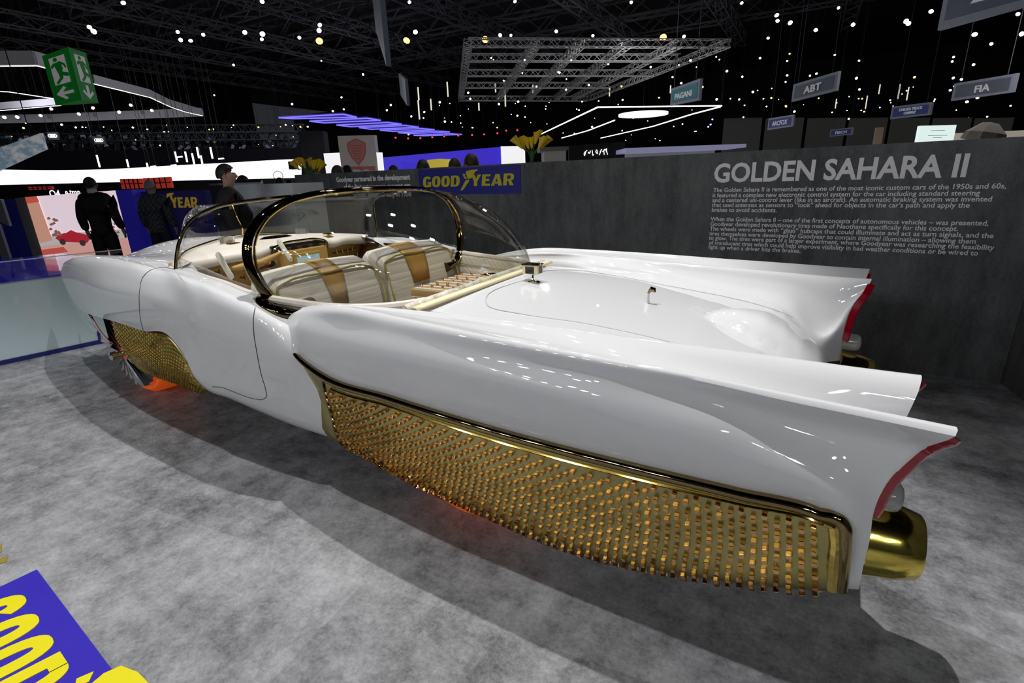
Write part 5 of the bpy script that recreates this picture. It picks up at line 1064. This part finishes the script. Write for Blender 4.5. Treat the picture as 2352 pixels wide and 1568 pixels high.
for k in range(7):
    x = 1660+k*95; o, *_r = board('hall_panel', (x, 272), (x+84, 270), (x+84, 400), (x, 400), 40, 40, mat('hall_grey', (.05, .05, .048), .8, emit=(.3, .3, .28), es=.04), t=.2); tag(o, 'dim grey wall bay far behind the hanging signs', 'wall bay', 'far wall bays')
o, *_r = board('poster', (1757+255, 293), (2028, 292), (2026, 340), (2006, 340), 30, 30, mat('tan_poster', (.28, .22, .16), .6, emit=(.4, .3, .2), es=.15), t=.1); tag(o, 'narrow tan poster below the two line sign', 'poster')
o, *_r = board('hall_column', (690, 300), (745, 300), (760, 470), (705, 470), 20, 20, mat('column_grey', (.07, .07, .08), .8), t=.5); tag(o, 'dark grey hall column left of the grey crest panel', 'column')
o, *_r = board('stand_speaker', (661, 371), (672, 370), (676, 388), (664, 389), 11, 11, M_BLACK, t=.25); tag(o, 'black box speaker above the left flowers', 'speaker')
# ---- flowers on the wall
M_PET = mat('calla_yellow', (.80, .56, .02), .4); M_STEM = mat('calla_stem', (.06, .17, .03), .6); M_VASE = mat('dark_vase', (.01, .01, .015), .2, coat=1)
def callas(px, py, off, n, spread, label, hgt):
    d_ = ray(px, py); base = CC+d_*((WD+off)/(d_ @ WN)); e = empty('calla_lilies', tuple(base), label, 'flowers')
    bm = BM(); lathe(bm, [(0, -.55), (.06, -.55), (.075, -.3), (.07, -.02), (.06, -.02), (.05, -.1), (0, -.1)], base, (0, 0, 1), 16); obj('vase', bm, M_VASE, e)
    rx = np.array([math.sin(AZ), -math.cos(AZ), 0])
    for k in range(n):
        t = (k/(n-1)-.5)*2 if n > 1 else 0; top = base+rx*t*spread+np.array([FW[0], FW[1], 0])*random.uniform(-.05, .05)+np.array([0, 0, hgt*(1-.35*abs(t)**2)+random.uniform(-.03, .03)])
        mid = base*.5+top*.5+np.array([0, 0, .03]); bm = BM(); tube(bm, curve([base+np.array([0, 0, -.1]), mid, top], 4), .005, 5); st = obj('stem', bm, M_STEM, e)
        ax = Vector((rx*t*.8+np.array([0, 0, 1.0]))); bm = BM(); lathe(bm, [(.008, -.02), (.018, .02), (.03, .06), (.042, .085), (.046, .09), (.034, .08), (.012, .03)], top, ax, 12)
        tipv = ax.normalized()*.03
        for v in bm.verts:
            dd = Vector(v.co)-Vector(top)
            if dd.dot(ax.normalized()) > .075 and dd.dot(Vector(rx))*(1 if t >= 0 else -1) > .01: v.co += tipv+Vector(rx)*(.012 if t >= 0 else -.012)
        obj('blossom', bm, M_PET, st)
random.seed(5)
callas(712, 402, .26, 9, .16, 'bunch of yellow calla lilies at the left end of the wall', .12)
callas(1222, 366, .26, 7, .11, 'bunch of yellow calla lilies above the middle of the wall', .15)
# ---- people
SKIN = mat('skin', (.42, .25, .17), .55); HAIR = mat('dark_hair', (.018, .013, .010), .6); HAIRB = mat('brown_hair', (.045, .024, .013), .6); HAIRG = mat('grey_hair', (.32, .31, .30), .7)
SUIT = mat('black_suit', (.008, .008, .010), .75); SHIRT = mat('white_collar', (.7, .7, .72), .6); DENIM = mat('dark_denim', (.015, .022, .05), .8)
def plaid(nt, b):
    L = nt.links.new; tc = nt.nodes.new('ShaderNodeTexCoord'); wv = _n(nt, 'ShaderNodeTexChecker', Scale=22.0); wv.inputs[1].default_value = (.03, .035, .05, 1); wv.inputs[2].default_value = (.09, .10, .12, 1); L(tc.outputs['Object'], wv.inputs[0]); L(wv.outputs[0], b.inputs['Base Color'])
PLAID = mat('plaid_shirt', (.05, .06, .08), .8, build=plaid)
def skin_obj(name, nodes, edges, m, parent, root=0, sub=2):
    me = bpy.data.meshes.new(name); me.from_pydata([n[0] for n in nodes], edges, []); me.materials.append(m); o = bpy.data.objects.new(name, me); COL.objects.link(o)
    md = o.modifiers.new('skin', 'SKIN'); md.use_smooth_shade = True
    if not me.skin_vertices: 
        bm = bmesh.new(); bm.from_mesh(me); bm.verts.layers.skin.verify(); bm.to_mesh(me); bm.free()
    for i, n in enumerate(nodes): me.skin_vertices[0].data[i].radius = n[1]; me.skin_vertices[0].data[i].use_root = (i == root)
    o.modifiers.new('sub', 'SUBSURF').levels = sub; o.modifiers['sub'].render_levels = sub
    if parent: o.parent = parent
    return o
def person(px, py, H, yaw, label, top, bottom, hair, D=None, arm=.12, collar=False, hairlen=0.0, turn=0.0, off=.5):
    if D is None:                                      # standing just behind the concrete wall
        d_ = ray(px, py); D = ((WD+off)/(d_ @ WN))*(d_ @ np.array([math.cos(AZ), math.sin(AZ), 0]))
    p = atd(px, py, D)
    if D is not None: H = p[2]
    base = (p[0], p[1], 0); e = empty('person', base, label, 'person'); k = H/1.78; e.scale = (k, k, k); e.rotation_euler = (0, 0, yaw)
    # local frame: +X forward, +Y the figure's left
    B = [((0, 0, .96), (.10, .08)), ((0, 0, 1.18), (.075, .06)), ((0, 0, 1.38), (.075, .06)), ((-.01, 0, 1.48), (.055, .055)), ((.0, 0, 1.55), (.055, .055)), ((.022, 0, 1.625), (.085, .080)), ((.012, 0, 1.70), (.112, .106))]
    Ed = [(0, 1), (1, 2), (2, 3), (3, 4), (4, 5), (5, 6)]
    for s in (1, -1):
        i = len(B); B += [((0, s*.14, 1.36), (.022, .022)), ((-.02, s*(.225+arm*.3), 1.14), (.020, .020)), ((.06+arm*.3, s*(.22+arm*.6), .90), (.026, .030)), ((.09+arm*.3, s*(.22+arm*.6), .83), (.018, .04))]
        Ed += [(2, i), (i, i+1), (i+1, i+2), (i+2, i+3)]; h = B[i+3][0]
        for f in range(4):
            j = len(B); x = h[0]+.028-.018*f; B += [((x, h[1], h[2]-.045), (.0085, .0085)), ((x+.006, h[1]-s*.008, h[2]-.085+.006*abs(f-1.5)), (.0075, .0075))]; Ed += [(i+3, j), (j, j+1)]
        j = len(B); B += [((h[0]+.05, h[1]-s*.012, h[2]-.01), (.011, .011)), ((h[0]+.065, h[1]-s*.016, h[2]-.045), (.009, .009))]; Ed += [(i+3, j), (j, j+1)]
        i = len(B); B += [((0, s*.09, .90), (.06, .06)), ((.01, s*.11, .50), (.05, .05)), ((-.01, s*.12, .10), (.035, .035)), ((.14, s*.13, .04), (.045, .03))]; Ed += [(0, i), (i, i+1), (i+1, i+2), (i+2, i+3)]
    body = skin_obj('body', B, Ed, SKIN, e)
    J = [((0, 0, .80), (.215, .165)), ((0, 0, 1.05), (.20, .155)), ((0, 0, 1.22), (.20, .155)), ((-.005, 0, 1.435), (.245, .14)), ((-.012, 0, 1.56), (.10, .085))]; JE = [(0, 1), (1, 2), (2, 3), (3, 4)]
    for s in (1, -1):
        i = len(J); J += [((0, s*.20, 1.43), (.09, .09)), ((-.02, s*(.225+arm*.3), 1.14), (.078, .078)), ((.055+arm*.29, s*(.222+arm*.59), .905), (.055, .06))]; JE += [(3, i), (i, i+1), (i+1, i+2)]
    skin_obj('jacket' if top is SUIT else 'shirt', J, JE, top, e, 1)
    T = [((0, 0, .95), (.13, .10)), ((0, .09, .82), (.11, .12)), ((.01, .11, .50), (.095, .095)), ((0, .12, .08), (.08, .085)), ((0, -.09, .82), (.11, .12)), ((.01, -.11, .50), (.095, .095)), ((0, -.12, .08), (.08, .085))]
    skin_obj('trousers', T, [(0, 1), (1, 2), (2, 3), (0, 4), (4, 5), (5, 6)], bottom, e)
    def loc(nm, bm, m): bmesh.ops.recalc_face_normals(bm, faces=bm.faces); o = obj(nm, bm, m); o.parent = e; return o
    bm = BM(); Rz = Matrix.Rotation(turn, 3, 'Z')
    bmesh.ops.create_uvsphere(bm, u_segments=24, v_segments=16, radius=1)
    for v in bm.verts:
        x, y, z = v.co; v.co = Rz @ Vector((x*.106-.014, y*.091, z*.116))+Vector((.01, 0, 1.672)); q = Rz.inverted() @ (v.co-Vector((.01, 0, 1.672)))
        if q.x > .035 and q.z < .045: v.co = Rz @ Vector((.02, q.y*.7, q.z))+Vector((.01, 0, 1.672))
        if q.x > -.05 and q.z < -.02: v.co -= Rz @ Vector((.0, q.y*.22, 0))
        if q.z < -.05+0*hairlen: v.co.z += (.04 if hairlen == 0 else -hairlen)
    loc('hair', bm, hair)
    bm = BM(); hc = Vector((.015, 0, 1.655))
    for pts, r_ in (([(.070, 0, .030), (.092, 0, -.010), (.074, 0, -.024)], [.010, .015, .008]),): tube(bm, [hc+Rz @ Vector(q) for q in pts], r_, 8)
    for s in (1, -1): tube(bm, [hc+Rz @ Vector((-.005, s*.084, .022)), hc+Rz @ Vector((-.012, s*.096, 0)), hc+Rz @ Vector((0, s*.086, -.03))], [.008, .013, .007], 8)
    loc('face_features', bm, SKIN)
    bm = BM()
    for s in (1, -1): lathe(bm, [(0, -.008), (.012, -.004), (.012, .002), (0, .006)], hc+Rz @ Vector((.070, s*.032, .022)), Rz @ Vector((1, 0, 0)), 10)
    loc('eyes', bm, HAIR)
    bm = BM(); tube(bm, [hc+Rz @ Vector((.064, -.024, -.046)), hc+Rz @ Vector((.077, 0, -.044)), hc+Rz @ Vector((.064, .024, -.046))], [.004, .006, .004], 6); loc('mouth', bm, mat('lips', (.30, .10, .08), .5))
    if collar: bm = BM(); lathe(bm, [(.066, -.03), (.070, .0), (.064, .035), (.058, .03)], (-.008, 0, 1.555), (0, 0, 1), 20); loc('shirt_collar', bm, SHIRT)
    return e
away = AZ
person(203, 407, 1.80, away+.25, 'man in black suit with white collar walking away before the picture screen', SUIT, SUIT, HAIR, arm=.09, collar=True, D=8.6)
person(515, 377, 1.78, away-1.15, 'dark haired man in black suit in profile behind the windscreen', SUIT, SUIT, HAIR, arm=.1, turn=-.25, D=5.8)
person(341, 414, 1.74, away+.1, 'grey haired man in plaid shirt standing before the blue logo wall', PLAID, DENIM, HAIRG, D=9.2, arm=.05)
for x, y, l, hr, L_, of, Dp in ((774, 380, .04, HAIRB, 'brown haired head behind the wall before the crest panel, left one', .45, None), (796, 380, 0, HAIR, 'brown haired head behind the wall before the crest panel, right one', 1.15, None), (903, 380, 0, HAIRB, 'head just showing over the wall at the left of the logo panel', 1.15, None), (970, 367, 0, HAIR, 'black haired head above the left corner of the logo panel', .5, None), (1044, 364, .05, HAIRB, 'reddish brown haired head beside the yellow roof', 1.15, None), (1081, 353, .06, HAIRB, 'tallest brown haired head above the logo panel', .45, None), (728, 396, 0, SKIN, 'bald head behind the stems of the left flowers', .5, None), (641, 408, 0, HAIR, 'dark head with camera left of the left flowers', 0, 9.4), (664, 412, 0, HAIR, 'dark head next to the left flowers', 0, 10.4), (556, 403, 0, HAIR, 'dark haired person behind the man in profile', 0, 7.9)):
    person(x, y, 1.7, away+random.uniform(-.5, .5), L_, SUIT, SUIT, hr, hairlen=l, off=of, D=Dp)
# ---- scattered people-free foreground ends here
